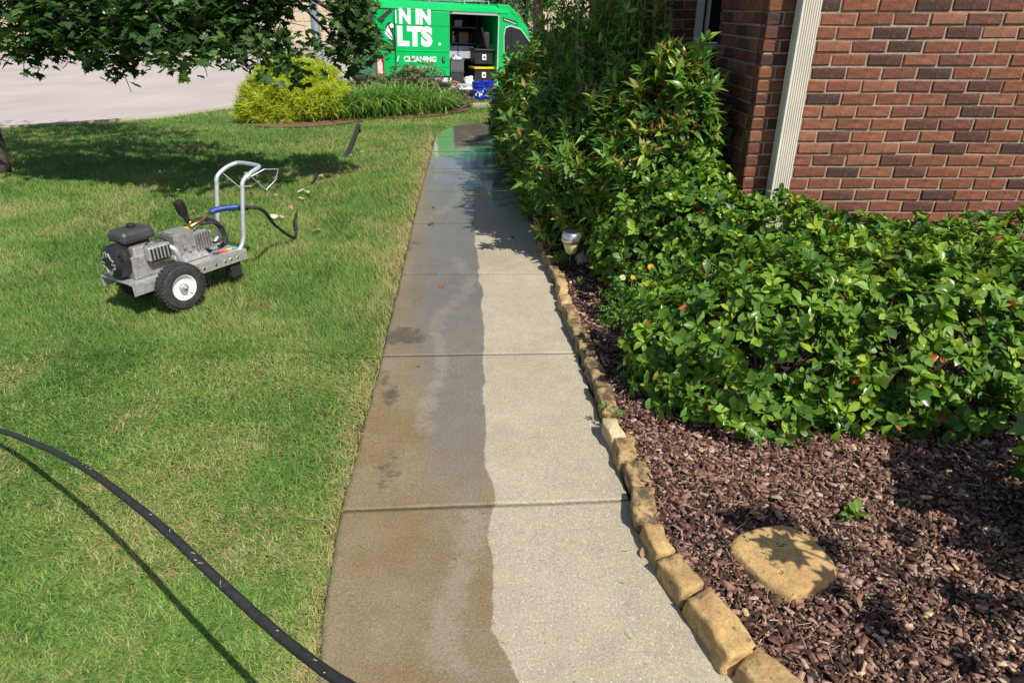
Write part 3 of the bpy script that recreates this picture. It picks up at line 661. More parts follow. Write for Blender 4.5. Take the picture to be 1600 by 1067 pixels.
# ------------------------------------------------------------------ leaves and shrubs
def leaf_tmpl(widths, fold=.35, curl=-.25, wave=0):
    n = len(widths) + 1; V = [(0, i / n, curl * (i / n) ** 2) for i in range(n + 1)]; c = list(range(n + 1)); Ls = [0]; Rs = [0]
    for i, w in enumerate(widths):
        y = (i + 1) / n; z = curl * y * y
        V.append((-w, y, z + fold * w + wave * (i % 2))); Ls.append(len(V) - 1); V.append((w, y, z + fold * w - wave * (i % 2))); Rs.append(len(V) - 1)
    Ls.append(n); Rs.append(n); T = []
    for i in range(n):
        for A, sgn in ((Ls, 1), (Rs, -1)):
            q = [c[i], c[i + 1], A[i + 1], A[i]]; q = [v for j, v in enumerate(q) if v not in q[:j]]
            if sgn < 0: q = q[::-1]
            T.append((q[0], q[1], q[2]))
            if len(q) == 4: T.append((q[0], q[2], q[3]))
    return np.array(V, float), np.array(T)
OBO = [leaf_tmpl((.09, .21, .29, .22), .25, -.18), leaf_tmpl((.12, .25, .29, .20), .45, -.05), leaf_tmpl((.08, .18, .27, .23), .12, -.38), leaf_tmpl((.10, .20, .25, .17), .60, -.28)]
LAN = [leaf_tmpl((.10, .155, .145, .075), .4, -.30), leaf_tmpl((.09, .14, .15, .08), .25, -.12), leaf_tmpl((.10, .16, .13, .06), .5, -.5)]
def lobed():
    o = [(0, 0), (.16, .10), (.34, -.02), (.30, .16), (.55, .22), (.40, .36), (.56, .58), (.30, .50), (.20, .55), (.26, .80), (.12, .76), (0, 1.05)]
    o = o + [(-x, y) for x, y in o[-2:0:-1]]; n = len(o); V = [(0, .36, .03)] + [(x, y, -.10 * (x * x + (y - .36) ** 2) + .03 * math.sin(i * 2.1)) for i, (x, y) in enumerate(o)]
    return np.array(V, float), np.array([(0, 1 + i, 1 + (i + 1) % n) for i in range(n)])
MAP = [lobed()]
def frames(n_, axis_dir):                    # matrices with y = leaf direction, z = leaf normal near n_
    y = axis_dir / np.linalg.norm(axis_dir, axis=1, keepdims=True); x = np.cross(y, n_); x /= np.maximum(np.linalg.norm(x, axis=1, keepdims=True), 1e-6)
    return np.stack([x, y, np.cross(x, y)], 2)
def leaf_set(root, origin, P, Rm, sc, rnd, tm, mat, n_parts=300, part_name='leaf', stuff_name='foliage', score=None):
    """the leaves that show largest become parts, the rest one joined part"""
    origin = np.array(origin); P = P - origin; k = len(P); which = rng.integers(0, len(tm), k); chosen = np.zeros(k, bool)
    if n_parts:
        Wp = P + origin; d = Wp - np.array([0, 0, H]); zc = d[:, 1] * CP - d[:, 2] * SP; u = d[:, 0] / zc * FPX + 800; v = 533.5 - (d[:, 1] * SP + d[:, 2] * CP) / zc * FPX
        face = np.abs(np.einsum('ij,ij->i', Rm[:, :, 2], d / np.linalg.norm(d, axis=1, keepdims=True)))
        sco = sc * face / zc * (1 if score is None else score); sco = np.where((u > 270) & (u < 1330) & (v > 4) & (v < 1062), sco, 0)
        chosen[np.argsort(-sco)[:n_parts]] = True
        Q = 7; qs = np.clip((rnd * Q).astype(int), 0, Q - 1); cache = {}
        for i in np.nonzero(chosen)[0]:
            key = (which[i], qs[i])
            if key not in cache:
                V, T = tm[which[i]]; cache[key] = np_mesh(part_name, V, T, mat, {'rnd': ('FACE', np.full(len(T), (qs[i] + .5) / Q))}, True)
            o = link(part_name, cache[key], root); m4 = Matrix(Rm[i].tolist()).to_4x4(); m4.translation = P[i].tolist(); o.matrix_basis = m4 @ Matrix.Scale(float(sc[i]), 4)
    VV = []; TT = []; RR = []; off = 0
    for w in range(len(tm)):
        s_ = (which == w) & ~chosen; V, T = tm[w]; kk = s_.sum()
        if not kk: continue
        X = np.einsum('kij,nj->kni', Rm[s_], V) * sc[s_][:, None, None] + P[s_][:, None, :]
        VV.append(X.reshape(-1, 3)); TT.append((T[None] + off + (np.arange(kk) * len(V))[:, None, None]).reshape(-1, 3)); RR.append(np.repeat(rnd[s_], len(T))); off += kk * len(V)
    if not VV: return None
    o = link(stuff_name, np_mesh(stuff_name, np.concatenate(VV), np.concatenate(TT), mat, {'rnd': ('FACE', np.concatenate(RR))}, True), root); o['kind'] = 'stuff'
    return o
def blob_points(ells, n, depth=(.80, 1.03), seed=1, lump=.14, zmin=.0):
    """points and normals through the outer shell of a union of lumpy ellipsoids (cx,cy,cz,rx,ry,rz)"""
    P = []; N = []; area = np.array([e[3] * e[4] + e[4] * e[5] + e[3] * e[5] for e in ells]); cnt = (n * area / area.sum() * 1.7).astype(int)
    for e, c in zip(ells, cnt):
        d = rng.normal(size=(c, 3)); d /= np.linalg.norm(d, axis=1, keepdims=True); d = d[d[:, 2] > -.75]
        rad = rng.uniform(0, 1, len(d)) ** .6 * (depth[1] - depth[0]) + depth[0]
        ang = np.arctan2(d[:, 1], d[:, 0]); lum = 1 + lump * 2 * (vnoise(ang * 2.2 + 7, d[:, 2] * 3.2, 1.3, seed) - .5) + lump * (vnoise(ang * 5 + 3, d[:, 2] * 7, 1.3, seed + 1) - .5)
        p = d * np.array(e[3:6]) * (rad * lum)[:, None] + np.array(e[:3]); nn = d / np.array(e[3:6]); nn /= np.linalg.norm(nn, axis=1, keepdims=True)
        inside = np.zeros(len(p), bool)
        for f in ells:
            if f is not e: inside |= (((p - np.array(f[:3])) / np.array(f[3:6])) ** 2).sum(1) < .62
        ok = ~inside & (p[:, 2] > zmin); P.append(p[ok]); N.append(nn[ok])
    P = np.concatenate(P); N = np.concatenate(N); s_ = rng.permutation(len(P))[:n]; return P[s_], N[s_]
def rosettes(P, N, per, size, up=.5, spread=(35, 85), new_p=.06, off=.35, rnd_range=(.0, .88), tipcol=None):
    k = len(P); A = N + np.array([0, 0, up]) + rng.normal(0, .38, (k, 3)); A /= np.linalg.norm(A, axis=1, keepdims=True)
    T1 = np.cross(A, rng.normal(size=(k, 3))); T1 /= np.linalg.norm(T1, axis=1, keepdims=True); T2 = np.cross(A, T1)
    base = np.clip(rng.beta(2.2, 2.2, k), 0, 1); new = rng.random(k) < new_p; LP = []; LR = []; LS = []; LC = []
    for j in range(per):
        a = j * 2.399 + rng.uniform(-.35, .35, k); t = np.radians(rng.uniform(*spread, k) - j * 2.0); t = np.where(new, t * .7, t)
        rad = T1 * np.cos(a)[:, None] + T2 * np.sin(a)[:, None]; dirv = A * np.cos(t)[:, None] + rad * np.sin(t)[:, None]; nrm = A * np.sin(t)[:, None] - rad * np.cos(t)[:, None]
        nrm += rng.normal(0, .25, (k, 3)); s_ = size * rng.uniform(.5, 1.2, k) * np.where(new, .85, 1)
        LP.append(P - A * (j * size * .055)[None] if False else P - A * (j * size * .06) + dirv * (.04 * size)); LR.append(frames(nrm, dirv)); LS.append(s_)
        c = rnd_range[0] + (rnd_range[1] - rnd_range[0]) * np.clip(base * .65 + .35 * rng.random(k), 0, 1)
        c = np.where(new, rng.uniform(*(tipcol or (.8, .93)), k), c); odd = rng.random(k) < .014; c = np.where(odd, rng.uniform(.95, 1, k), c); LC.append(c)
    return np.concatenate(LP), np.concatenate(LR), np.concatenate(LS), np.concatenate(LC)
def branches(root, origin, ells, n, mat, r=.007, seed=0):
    b = MB(); o = Vector(origin)
    for i in range(n):
        e = random.choice(ells); d = Vector((random.gauss(0, 1), random.gauss(0, 1), abs(random.gauss(0, 1)))).normalized()
        tip = Vector(e[:3]) + Vector((d.x * e[3], d.y * e[4], d.z * e[5])) * .86 - o; bs = Vector((e[0] - o.x + random.uniform(-.12, .12), e[1] - o.y + random.uniform(-.12, .12), -.02))
        mid = bs.lerp(tip, .5) + Vector((random.uniform(-.06, .06), random.uniform(-.06, .06), random.uniform(0, .08))); b.tube(spline([bs, mid, tip], 3), [r * 1.3, r * 1.2, r, r * .9, r * .8, r * .6, r * .5][:7], 5)
    return b.build('branch', mat, root)
def shrub(name, label, cat, ells, n, tm, mat, per, size, origin, group=None, parts=300, br=40, **kw):
    root = thing(name, label, cat, origin, group=group); zmin = kw.pop('zmin', .03); lump = kw.pop('lump', .14); depth = kw.pop('depth', (.78, 1.03))
    P, N = blob_points(ells, n, seed=len(name) + n % 13, zmin=zmin, lump=lump, depth=depth); shoots, sl = kw.pop('shoots', (0, 0)); sb = MB()
    if shoots:
        up_ = np.nonzero((N[:, 2] > -.1))[0]; pick = rng.choice(up_, shoots); eP = []; eN = []
        for i_ in pick:
            dv = Vector(N[i_]) * random.uniform(.3, 1.0) + Vector((random.gauss(0, .25), random.gauss(0, .25), random.uniform(.5, 1.2))); dv.normalize(); L_ = random.uniform(.35, 1.0) * sl; p_ = Vector(P[i_])
            sb.tube([p_ - dv * .12 - Vector(origin), p_ + dv * L_ * .5 - Vector(origin), p_ + dv * L_ - Vector(origin)], [.0035, .003, .0018], 5)
            for f_ in (1.0, .72, .42): q_ = p_ + dv * L_ * f_; eP.append(tuple(q_)); eN.append(tuple(dv))
        sb.build('shoot', M['twig'], root, kind='stuff'); P = np.concatenate([P, np.array(eP)]); N = np.concatenate([N, np.array(eN)])
    LP, LR, LS, LC = rosettes(P, N, per, size, **kw)
    out = np.tile(np.where(((P - np.array(ells[0][:3])) ** 2).sum(1) > 0, 1, 1), per)
    leaf_set(root, origin, LP, LR, LS, LC, tm, mat, parts); branches(root, origin, ells, br, M['twig']); return root
A_ = [(1.25, 2.94, .33, .52, .42, .38), (1.80, 2.96, .32, .62, .46, .38), (2.55, 3.0, .32, .75, .5, .38), (3.25, 3.05, .32, .7, .5, .37), (.94, 3.06, .27, .38, .36, .31), (1.25, 2.90, .14, .58, .46, .20), (1.95, 2.92, .14, .66, .48, .20), (.98, 3.0, .13, .40, .36, .18)]
shrub('hedge_shrub', 'glossy rounded hedge shrub in front, standing over the red mulch', 'shrub', A_, 3300, OBO, M['hedge'], 6, .064, (1.6, 2.98, 0), group='clipped glossy evergreen shrubs', br=90, up=.45, shoots=(110, .08), lump=.18)
B_ = [(1.08, 4.08, .36, .42, .36, .45), (1.48, 3.90, .33, .5, .40, .40), (2.15, 3.84, .28, .6, .38, .36), (2.85, 3.84, .28, .6, .38, .36), (.84, 4.42, .33, .30, .30, .38), (1.12, 4.30, .44, .32, .30, .46)]
shrub('hedge_shrub', 'glossy hedge shrub behind the front one, under the downspout and against the brick', 'shrub', B_, 2500, OBO, M['hedge'], 6, .062, (1.5, 4.0, 0), group='clipped glossy evergreen shrubs', br=80, up=.5, new_p=.10, shoots=(90, .08), lump=.18)
C2 = [(1.05, 4.72, .75, .32, .30, .70), (.90, 4.64, .55, .32, .30, .50), (1.14, 4.68, 1.02, .20, .20, .40), (.86, 4.95, .8, .3, .32, .45)]
shrub('photinia_shrub', 'sunlit yellow-green shrub with coppery new tips beside the brick corner', 'shrub', C2, 1500, LAN, M['photinia'], 6, .105, (1.15, 4.9, 0), group='tall leafy shrubs along the walkway', br=40, up=.75, shoots=(60, .17), lump=.22, spread=(20, 75), new_p=.22, tipcol=(.78, 1.0))
C1 = [(.60, 5.15, .52, .44, .40, .52), (.74, 5.35, .84, .38, .38, .48), (.50, 5.9, .60, .44, .60, .58), (.42, 6.6, .62, .46, .70, .58), (.75, 6.3, .85, .42, .6, .48)]
shrub('photinia_shrub', 'dark dense shrub leaning over the walkway behind the path light', 'shrub', C1, 2600, LAN, M['photinia'], 6, .098, (.6, 6.2, 0), group='tall leafy shrubs along the walkway', br=60, up=.55, shoots=(110, .26), lump=.24, spread=(25, 80), new_p=.14, tipcol=(.8, .97))
C3 = [(.36, 8.0, .62, .52, .75, .62), (.32, 9.2, .62, .44, .8, .62), (.66, 8.7, .92, .5, .9, .55), (.10, 8.5, .42, .34, .5, .40), (.52, 9.8, .62, .50, .55, .56)]
shrub('photinia_shrub', 'farthest dark shrub with orange tips at the bend of the walkway', 'shrub', C3, 2300, LAN, M['photinia'], 6, .115, (.3, 9.0, 0), group='tall leafy shrubs along the walkway', br=60, up=.6, shoots=(70, .20), lump=.24, spread=(25, 80), new_p=.18, tipcol=(.80, 1.0))
# tall leggy stems shooting out above the shrubs, in front of the recessed wall
root = thing('leggy_shrub', 'tall leggy shrub of thin bare stems before the shaded brick wall', 'shrub', (.95, 6.0, 0)); b = MB(); P = []; N = []
for i in range(64):
    bx_, by_ = random.uniform(.35, 1.22), random.uniform(5.5, 6.25); 
    if bx_ < .7: by_ = random.uniform(5.6, 8.6)
    h = random.uniform(1.35, 2.3); lx, ly = random.uniform(-.12, .10), random.uniform(-.12, .1)
    st = spline([(bx_, by_, .1), (bx_ + lx * .4 + random.uniform(-.03, .03), by_ + ly * .4, h * .55), (bx_ + lx, by_ + ly, h)], 5); b.tube([p - Vector((.95, 6.0, 0)) for p in st], [.008 - .0005 * q for q in range(len(st))], 5)
    for q in range(26):
        t = random.random() ** .55; zz = .5 + (h - .5) * t; p = st[min(len(st) - 1, int(zz / h * (len(st) - 1)))]; P.append((p.x + random.gauss(0, .06), p.y + random.gauss(0, .06), zz + random.gauss(0, .03))); N.append((random.gauss(0, 1), random.gauss(0, 1), .6))
b.build('stem', M['pale_twig'], root); P = np.array(P); N = np.array(N); N /= np.linalg.norm(N, axis=1, keepdims=True)
LP, LR, LS, LC = rosettes(P, N, 4, .085, up=.3, spread=(30, 85), new_p=.05); leaf_set(root, (.95, 6.0, 0), LP, LR, LS, LC, LAN, M['photinia'], 200)
# ------------------------------------------------------------------ planting bed by the street
def gz(x, y): return float(lawn_z(x, y))
b = MB(); n = 40
for a, c, ra, rc in BEDS:
    ring = [(a + ra * (1.03 + .06 * math.sin(3 * t)) * math.cos(t), c + rc * (1.03 + .06 * math.sin(3 * t)) * math.sin(t)) for t in np.linspace(0, 2 * math.pi, n, endpoint=False)]
    vs = [(a, c, gz(a, c) + .03 + BEDS.index((a, c, ra, rc)) * .004)] + [(x, y, gz(x, y) - .012 + BEDS.index((a, c, ra, rc)) * .004) for x, y in ring]; b.add(vs, [(0, 1 + i, 1 + (i + 1) % n) for i in range(n)])
tag(b.build('planting_bed', flat('brown_bed_mulch', (.16, .085, .05), .95, vary=.5, sc=30, bump=1.0)), kind='structure')
NEE = [leaf_tmpl((.035, .03), .1, -.35), leaf_tmpl((.03, .035), .1, -.7)]
def threads(root, origin, P, N, per, size, mat, tm=NEE, up=.6, droop=.55, spread=(10, 60), rnd=(0, 1), light=None):
    LP, LR, LS, LC = rosettes(P, N, per, size, up=up, spread=spread, new_p=0); LC = np.clip(rnd[0] + (rnd[1] - rnd[0]) * LC / .88, 0, 1)
    return leaf_set(root, origin, LP, LR, LS, LC, tm, mat, 0)
gb = (-3.86, 12.72, gz(-3.86, 12.72))
root = thing('golden_bush', 'bright yellow feathery evergreen bush at the lawn edge by the street', 'bush', gb)
GE = [(-3.95, 12.6, .28, .66, .52, .55), (-3.55, 12.75, .30, .55, .5, .52), (-4.3, 12.6, .15, .48, .45, .42), (-3.85, 12.9, .42, .6, .5, .50)]
P, N = blob_points(GE, 7500, depth=(.72, 1.06), lump=.22, zmin=-.06); threads(root, gb, P, N, 7, .125, M['gold'], up=.9); branches(root, gb, GE, 40, M['twig'], .006)
# arching strap-leaved clump
gc = (-2.35, 13.6, gz(-2.35, 13.6)); root = thing('strap_leaf_clump', 'wide clump of arching green strap leaves right of the yellow bush', 'ornamental grass', gc)
k = 3600; x = rng.normal(-2.30, .60, k); x = np.clip(x, -3.4, -1.25); y = 13.5 + (x + 2.3) * .62 + rng.normal(0, .22, k); az = rng.uniform(0, 6.283, k); Lb = rng.uniform(.50, 1.02, k) * (1 - .22 * sstep(-1.9, -1.2, x)); wd = rng.uniform(.014, .026, k)
sp = rng.uniform(.45, 1.1, k); dx, dy = np.cos(az), np.sin(az); base = np.stack([x, y, lawn_z(x, y)], 1) - np.array(gc); V = []
for t in (0, .3, .55, .78, 1.0):
    out = Lb * sp * (t ** 1.4) * .85; up = Lb * (t * .98 - sp * .78 * t ** 2.4); c = base + np.stack([dx * out, dy * out, up], 1); s_ = np.stack([-dy, dx, 0 * dx], 1) * (wd * (1 - t ** 3) * .5 + .0005)[:, None]; V += [c - s_, c + s_]
V = np.stack(V, 1); T = np.array([(2 * i, 2 * i + 1, 2 * i + 3, 2 * i + 2) for i in range(4)]); T = (T[None] + (np.arange(k) * 10)[:, None, None]).reshape(-1, 4)
o = link('blades', np_mesh('blades', V.reshape(-1, 3), T, M['strap'], {'rnd': ('FACE', np.repeat(np.clip(rng.beta(2, 2, k), 0, 1), 4))}), root); o['kind'] = 'stuff'
# loose olive shrub behind
for (cx, cy, lab, EE) in [(-1.75, 14.75, 'loose twiggy olive shrub with reddish tips before the green van door', [(-1.95, 14.7, .42, .5, .42, .42), (-1.50, 14.75, .24, .46, .40, .27), (-2.25, 14.8, .34, .4, .4, .38), (-1.15, 14.9, .06, .30, .30, .19)]),
                          (-3.2, 15.0, 'low twiggy olive shrub between the yellow bush and the van tail lamp', [(-3.2, 15.0, .16, .62, .42, .34), (-2.75, 15.0, .22, .45, .4, .36)])]:
    o3 = (cx, cy, gz(cx, cy)); root = thing('twiggy_shrub', lab, 'shrub', o3, group='twiggy shrubs by the street')
    EE = [(a, c, e + gz(a, c), f, g, h) for a, c, e, f, g, h in EE]
    P, N = blob_points(EE, 1500, depth=(.45, 1.12), lump=.35, zmin=-.1); LP, LR, LS, LC = rosettes(P, N, 6, .075, up=.5, new_p=.03); leaf_set(root, o3, LP, LR, LS, LC, LAN, M['olive'], 0); branches(root, o3, EE, 60, M['twig'], .006)

# ------------------------------------------------------------------ maple branch reaching in from the left
tb = (-6.1, 8.1, gz(-6.1, 8.1)); root = thing('maple_tree', 'maple tree with low dark leafy branches hanging over the lawn at upper left', 'tree', tb)
b = MB(); trunk_pts = spline([(0, 0, -.1), (.05, .02, .8), (.02, .05, 1.9), (.12, .1, 3.4), (.1, .2, 5.2)], 4); b.tube(trunk_pts, [.17 - .006 * i for i in range(len(trunk_pts))], 12); trunk = b.build('trunk', M['bark'], root, smooth=True)
MBL = [(300, 25, 60, 60, 6.8), (282, 80, 26, 24, 6.5), (345, 38, 42, 38, 7.0), (348, 86, 14, 20, 6.6), (396, 30, 44, 40, 7.2), (402, 72, 26, 20, 6.9), (436, 108, 18, 16, 6.9), (466, 116, 20, 10, 6.8), (432, 14, 16, 26, 7.3), (430, 70, 14, 22, 7.0), (532, 28, 22, 34, 7.2), (555, 40, 30, 38, 7.3), (545, 85, 30, 22, 7.3), (580, 66, 24, 22, 7.4), (552, 2, 36, 22, 7.4), (390, -30, 120, 50, 7.2), (550, -45, 55, 36, 7.6), (400, -60, 60, 30, 7.6), (512, 66, 9, 6, 7.1), (470, 62, 9, 6, 7.1),
       (230, 30, 60, 66, 6.8), (170, 60, 60, 60, 7.0), (110, 20, 70, 70, 7.1), (40, 50, 70, 60, 7.2), (200, -60, 160, 60, 7.2), (30, -50, 120, 60, 7.4)]
PP = []; LIM = MB()
for px, py, rx, ry, yy in MBL:
    c = D(px, py, yy); zc = yy * CP - (c.z - H) * SP; k = int(rx * ry * .036) + 5
    d = rng.normal(size=(k, 3)); d /= np.linalg.norm(d, axis=1, keepdims=True); d *= rng.random((k, 1)) ** .4
    PP.append(np.array(c) + d * np.array([rx / FPX * zc * .92, .38, ry / FPX * zc * .92]))
    if rx > 21 and py < 110:
        s_ = trunk_pts[-2 if c.z > 2.0 else 12] + Vector(tb) * 1.0; e = c - Vector(tb); st = trunk_pts[min(len(trunk_pts) - 1, 10 + int(rng.integers(0, 5)))]
        md = st.lerp(e, .55) + Vector((0, 0, .35 + .2 * random.random())); pts = spline([st, md, e], 5); LIM.tube(pts, [.04 * (1 - i / len(pts)) + .007 for i in range(len(pts))], 6)
        for q in range(5):
            tip = e + Vector((random.gauss(0, 1) * rx / FPX * zc * .7, random.gauss(0, .25), random.gauss(0, 1) * ry / FPX * zc * .7)); LIM.tube([e, e.lerp(tip, .5) + Vector((0, 0, .02)), tip], [.007, .005, .003], 5)
LIM.build('limb', M['bark'], root)
# upper crown, out of the picture: it throws the shade on the lawn
CE = [(-5.4, 8.0, 4.2, 2.2, 2.0, 1.3), (-6.5, 8.3, 5.2, 2.2, 2.2, 1.6), (-3.6, 7.6, 3.05, 1.1, .7, .5), (-4.9, 7.2, 3.0, 1.3, .9, .7)]
cp, _ = blob_points(CE, 2600, depth=(.55, 1.05), lump=.25); PP.append(cp)
PP = np.concatenate(PP); k = len(PP); LP = []; LR = []; LS = []; LC = []
for j in range(4):
    az = rng.uniform(0, 6.283, k); dr = np.stack([np.cos(az), np.sin(az), rng.uniform(-1.1, .05, k)], 1); nr = np.stack([np.cos(az) * .6, np.sin(az) * .6, np.ones(k)], 1) + rng.normal(0, .45, (k, 3))
    nr -= dr * (np.einsum('ij,ij->i', nr, dr) / np.einsum('ij,ij->i', dr, dr))[:, None]; nr /= np.linalg.norm(nr, axis=1, keepdims=True)
    LP.append(PP + rng.normal(0, .06, (k, 3))); LR.append(frames(nr, dr)); LS.append(rng.uniform(.05, .125, k)); LC.append(np.clip(rng.beta(2, 2.5, k), 0, 1))
leaf_set(root, tb, np.concatenate(LP), np.concatenate(LR), np.concatenate(LS), np.concatenate(LC), MAP, M['maple'], 300)

# ------------------------------------------------------------------ pressure washer (local u along the cart, v towards the walkway)
wO = (-2.30, 4.18, 0.0); wang = math.atan2(.85, .53)
WS = .91
washer = thing('pressure_washer', 'wheeled pressure washer cart with a silver tube handle on the lawn', 'pressure washer', wO, wang); washer.scale = (WS,) * 3
def wheel(v):                                # local axis = y of cart is -v
    Mx = Matrix.Rotation(R(90), 4, 'X'); b = MB()
    r = .168; w = .045
    prof = [(.092, -w), (.115, -w - .004), (.145, -w - .002), (.160, -w * .75), (r, -w * .35), (r, w * .35), (.160, w * .75), (.145, w + .002), (.115, w + .004), (.092, w)]
    b.lathe(prof + [prof[0]], 40, Mx, c=(0, -v, r - .012), caps=False)
    for q in range(36):
        a = 2 * math.pi * q / 36
        for s in (-1, 1):
            c = Vector((math.cos(a + .04 * s) * (r - .003), -v + s * .022, r - .012 + math.sin(a + .04 * s) * (r - .003))); b.box(c, (.011, .036, .017), Matrix.Rotation(-a, 4, 'Y') @ Matrix.Rotation(R(25 * s), 4, 'X'))
    wh = b.build('wheel', M['tyre'], washer, smooth=False)
    b = MB(); sgn = -1 if v > 0 else 1; Ms = Matrix.Rotation(R(90 if v > 0 else -90), 4, 'X')
    b.lathe([(.0905, -.04), (.095, .040), (.090, .044), (.082, .036), (.074, .018), (.040, .014), (.030, .020)], 32, Ms, c=(0, -v, r - .012)); b.build('rim', M['white'], wh, smooth=True)
    b = MB(); b.lathe([(.030, .012), (.030, .045), (.024, .052), (.012, .054)], 20, Ms, c=(0, -v, r - .012)); b.lathe([(.010, .05), (.010, .066), (.004, .068)], 12, Ms, c=(0, -v, r - .012)); b.build('hub', M['alu'], wh, smooth=True)
    b = MB(); b.tube([(.05, -v + sgn * .016, r - .07), (.055, -v + sgn * .04, r - .078)], .006, 8); b.build('valve', M['black'], wh)
wheel(.245); wheel(-.245)
b = MB()
for v in (.185, -.185):
    b.box((.16, -v, .205), (.92, .006, .075)); b.box((.16, -v + (.02 if v > 0 else -.02), .2405), (.92, .04, .005))
frame = b.build('frame', M['alu'], washer, bev=.002)
b = MB(); b.box((.15, 0, .2465), (.90, .372, .006)); b.build('deck', M['alu'], washer)
b = MB()
for u in (.48, .53, .59): b.lathe([(.009, 0), (.009, .006), (.004, .008)], 10, Matrix.Rotation(R(90), 4, 'X'), c=(u - .06, -.188, .205)) ; 
for u in (.3, .40): b.lathe([(.011, 0), (.011, .002)], 10, Matrix.Rotation(R(90), 4, 'X'), c=(u - .06, -.188, .200))
b.build('bolt', M['chrome'], frame)
b = MB(); b.tube([(0, -.23, .156), (0, .23, .156)], .012, 10); b.build('axle', M['alu'], washer)
for v in (-.12, .12): b = MB(); b.box((.52, v, .11), (.09, .09, .125)); b.build('foot', M['rubber'], washer, bev=.008)
# U handle
hp = [(.50, -.15, .235), (.585, -.15, .245), (.635, -.15, .31), (.655, -.15, .42), (.70, -.15, .65), (.72, -.15, .735), (.80, -.15, .785), (.885, -.14, .808), (.915, -.09, .815), (.915, .09, .815), (.885, .14, .808), (.80, .15, .785), (.72, .15, .735), (.70, .15, .65), (.655, .15, .42), (.635, .15, .31), (.585, .15, .245), (.50, .15, .235)]
b = MB(); b.tube(spline(hp, 6), .0165, 12); hd = b.build('handle', M['silver'], washer, smooth=True)
b = MB(); b.lathe([(.024, -.02), (.024, .02)], 12, Matrix.Rotation(R(60), 4, 'Y'), c=(.765, -.15, .765)); b.box((.765, -.15, .790), (.03, .025, .016)); b.build('clamp', M['alu'], hd, bev=.003)
b = MB(); b.tube([(.775, -.165, .76), (.90, -.19, .80), (1.02, -.20, .78), (1.0, -.18, .70), (.90, -.17, .64), (.79, -.165, .76)], .004, 6); b.build('wire_hook', M['silver'], hd)
b = MB(); b.tube([(.775, .15, .755), (.86, .10, .64), (.92, .02, .64), (.90, -.10, .70)], .004, 6); b.build('wire_hook', M['silver'], hd)
# pump: finned cast block
b = MB(); b.box((.20, 0, .385), (.17, .17, .15)); b.box((.335, -.01, .375), (.13, .15, .135), taper=.88)
for q in range(6): b.box((.285 + q * .022, -.09, .375), (.007, .035, .12)); b.box((.285 + q * .022, .07, .375), (.007, .03, .12))
for q in range(3): b.tube([(.405, -.055 + q * .045, .41), (.432, -.055 + q * .045, .41)], .018, 10); b.tube([(.405, -.055 + q * .045, .345), (.432, -.055 + q * .045, .345)], .018, 10)
for q in range(4): b.tube([(.15 + .035 * q, -.09, .33 + .03 * (q % 2)), (.15 + .035 * q, -.10, .33 + .03 * (q % 2))], .012, 8)
pump = b.build('pump', M['cast'], washer, bev=.006)
b = MB(); b.box((.22, 0, .464), (.20, .12, .012)); b.build('label_plate', M['cast'], pump); b = MB(); b.box((.30, -.02, .472), (.07, .05, .004)); b.build('yellow_label', M['yellow'], pump)
b = MB(); b.box((.22, -.02, .285), (.30, .16, .06), taper=.8); b.build('pump_mount', M['alu'], washer, bev=.004)
# engine beyond the pump
b = MB(); b.box((-.10, 0, .33), (.26, .24, .16)); b.box((-.10, -.02, .43), (.20, .18, .06), taper=.85); eng = b.build('engine', M['cast'], washer, bev=.010)
for q in range(9): b = MB(); b.box((-.055 + .0, -.135 - .0, .345 + q * .014), (.13, .06, .005)); b.build('cooling_fin', M['cast'], eng)
b = MB(); b.lathe([(.112, -.01), (.118, .02), (.115, .075), (.085, .098), (.03, .102)], 28, Matrix.Rotation(R(-90), 4, 'Y'), c=(-.22, 0, .375)); rc = b.build('recoil_cover', M['black'], washer, smooth=False)
for q in range(12):
    a_ = q * .5236; b = MB(); b.box((-.321, .062 * math.cos(a_), .375 + .062 * math.sin(a_)), (.006, .012, .04), Matrix.Rotation(-a_ + R(90), 4, 'X')); b.build('vent_slot', M['alu'], rc)
b = MB(); b.tube([(-.29, -.10, .44), (-.29, -.13, .45)], .009, 8); b.tube([(-.29, -.13, .425), (-.29, -.13, .475)], .010, 8); b.build('pull_handle', M['rubber'], rc)
b = MB(); b.box((-.11, .02, .525), (.25, .20, .085), taper=.9); tk = b.build('fuel_tank', M['red'] if False else flat('dark_grey_tank', (.05, .05, .052), .4), washer, bev=.028); b = MB(); b.lathe([(.028, 0), (.03, .02), (.02, .028)], 16, c=(-.10, .02, .565)); b.build('fuel_cap', M['black'], tk)
b = MB(); b.box((-.02, .11, .47), (.12, .07, .11)); b.build('air_filter', M['black'], washer, bev=.012)
b = MB(); b.box((-.05, -.155, .41), (.17, .055, .10)); mf = b.build('muffler', M['alu'], washer, bev=.012)
for q in range(6): b = MB(); b.box((-.115 + q * .026, -.185, .41), (.012, .006, .075)); b.build('guard_slot', M['black'], mf)
b = MB(); b.tube(spline([(.01, -.15, .44), (.05, -.19, .40), (.07, -.195, .33), (.085, -.19, .27)], 4), .020, 10); b.build('exhaust_guard', M['silver'], washer, smooth=True)
b = MB(); b.tube(spline([(-.10, -.10, .46), (-.05, -.14, .50), (.03, -.13, .47), (.03, -.11, .42)], 5), .005, 6); b.build('ignition_cable', M['black'], washer); b = MB(); b.box((.02, -.126, .335), (.05, .004, .035)); b.build('warning_label', M['yellow'], washer)
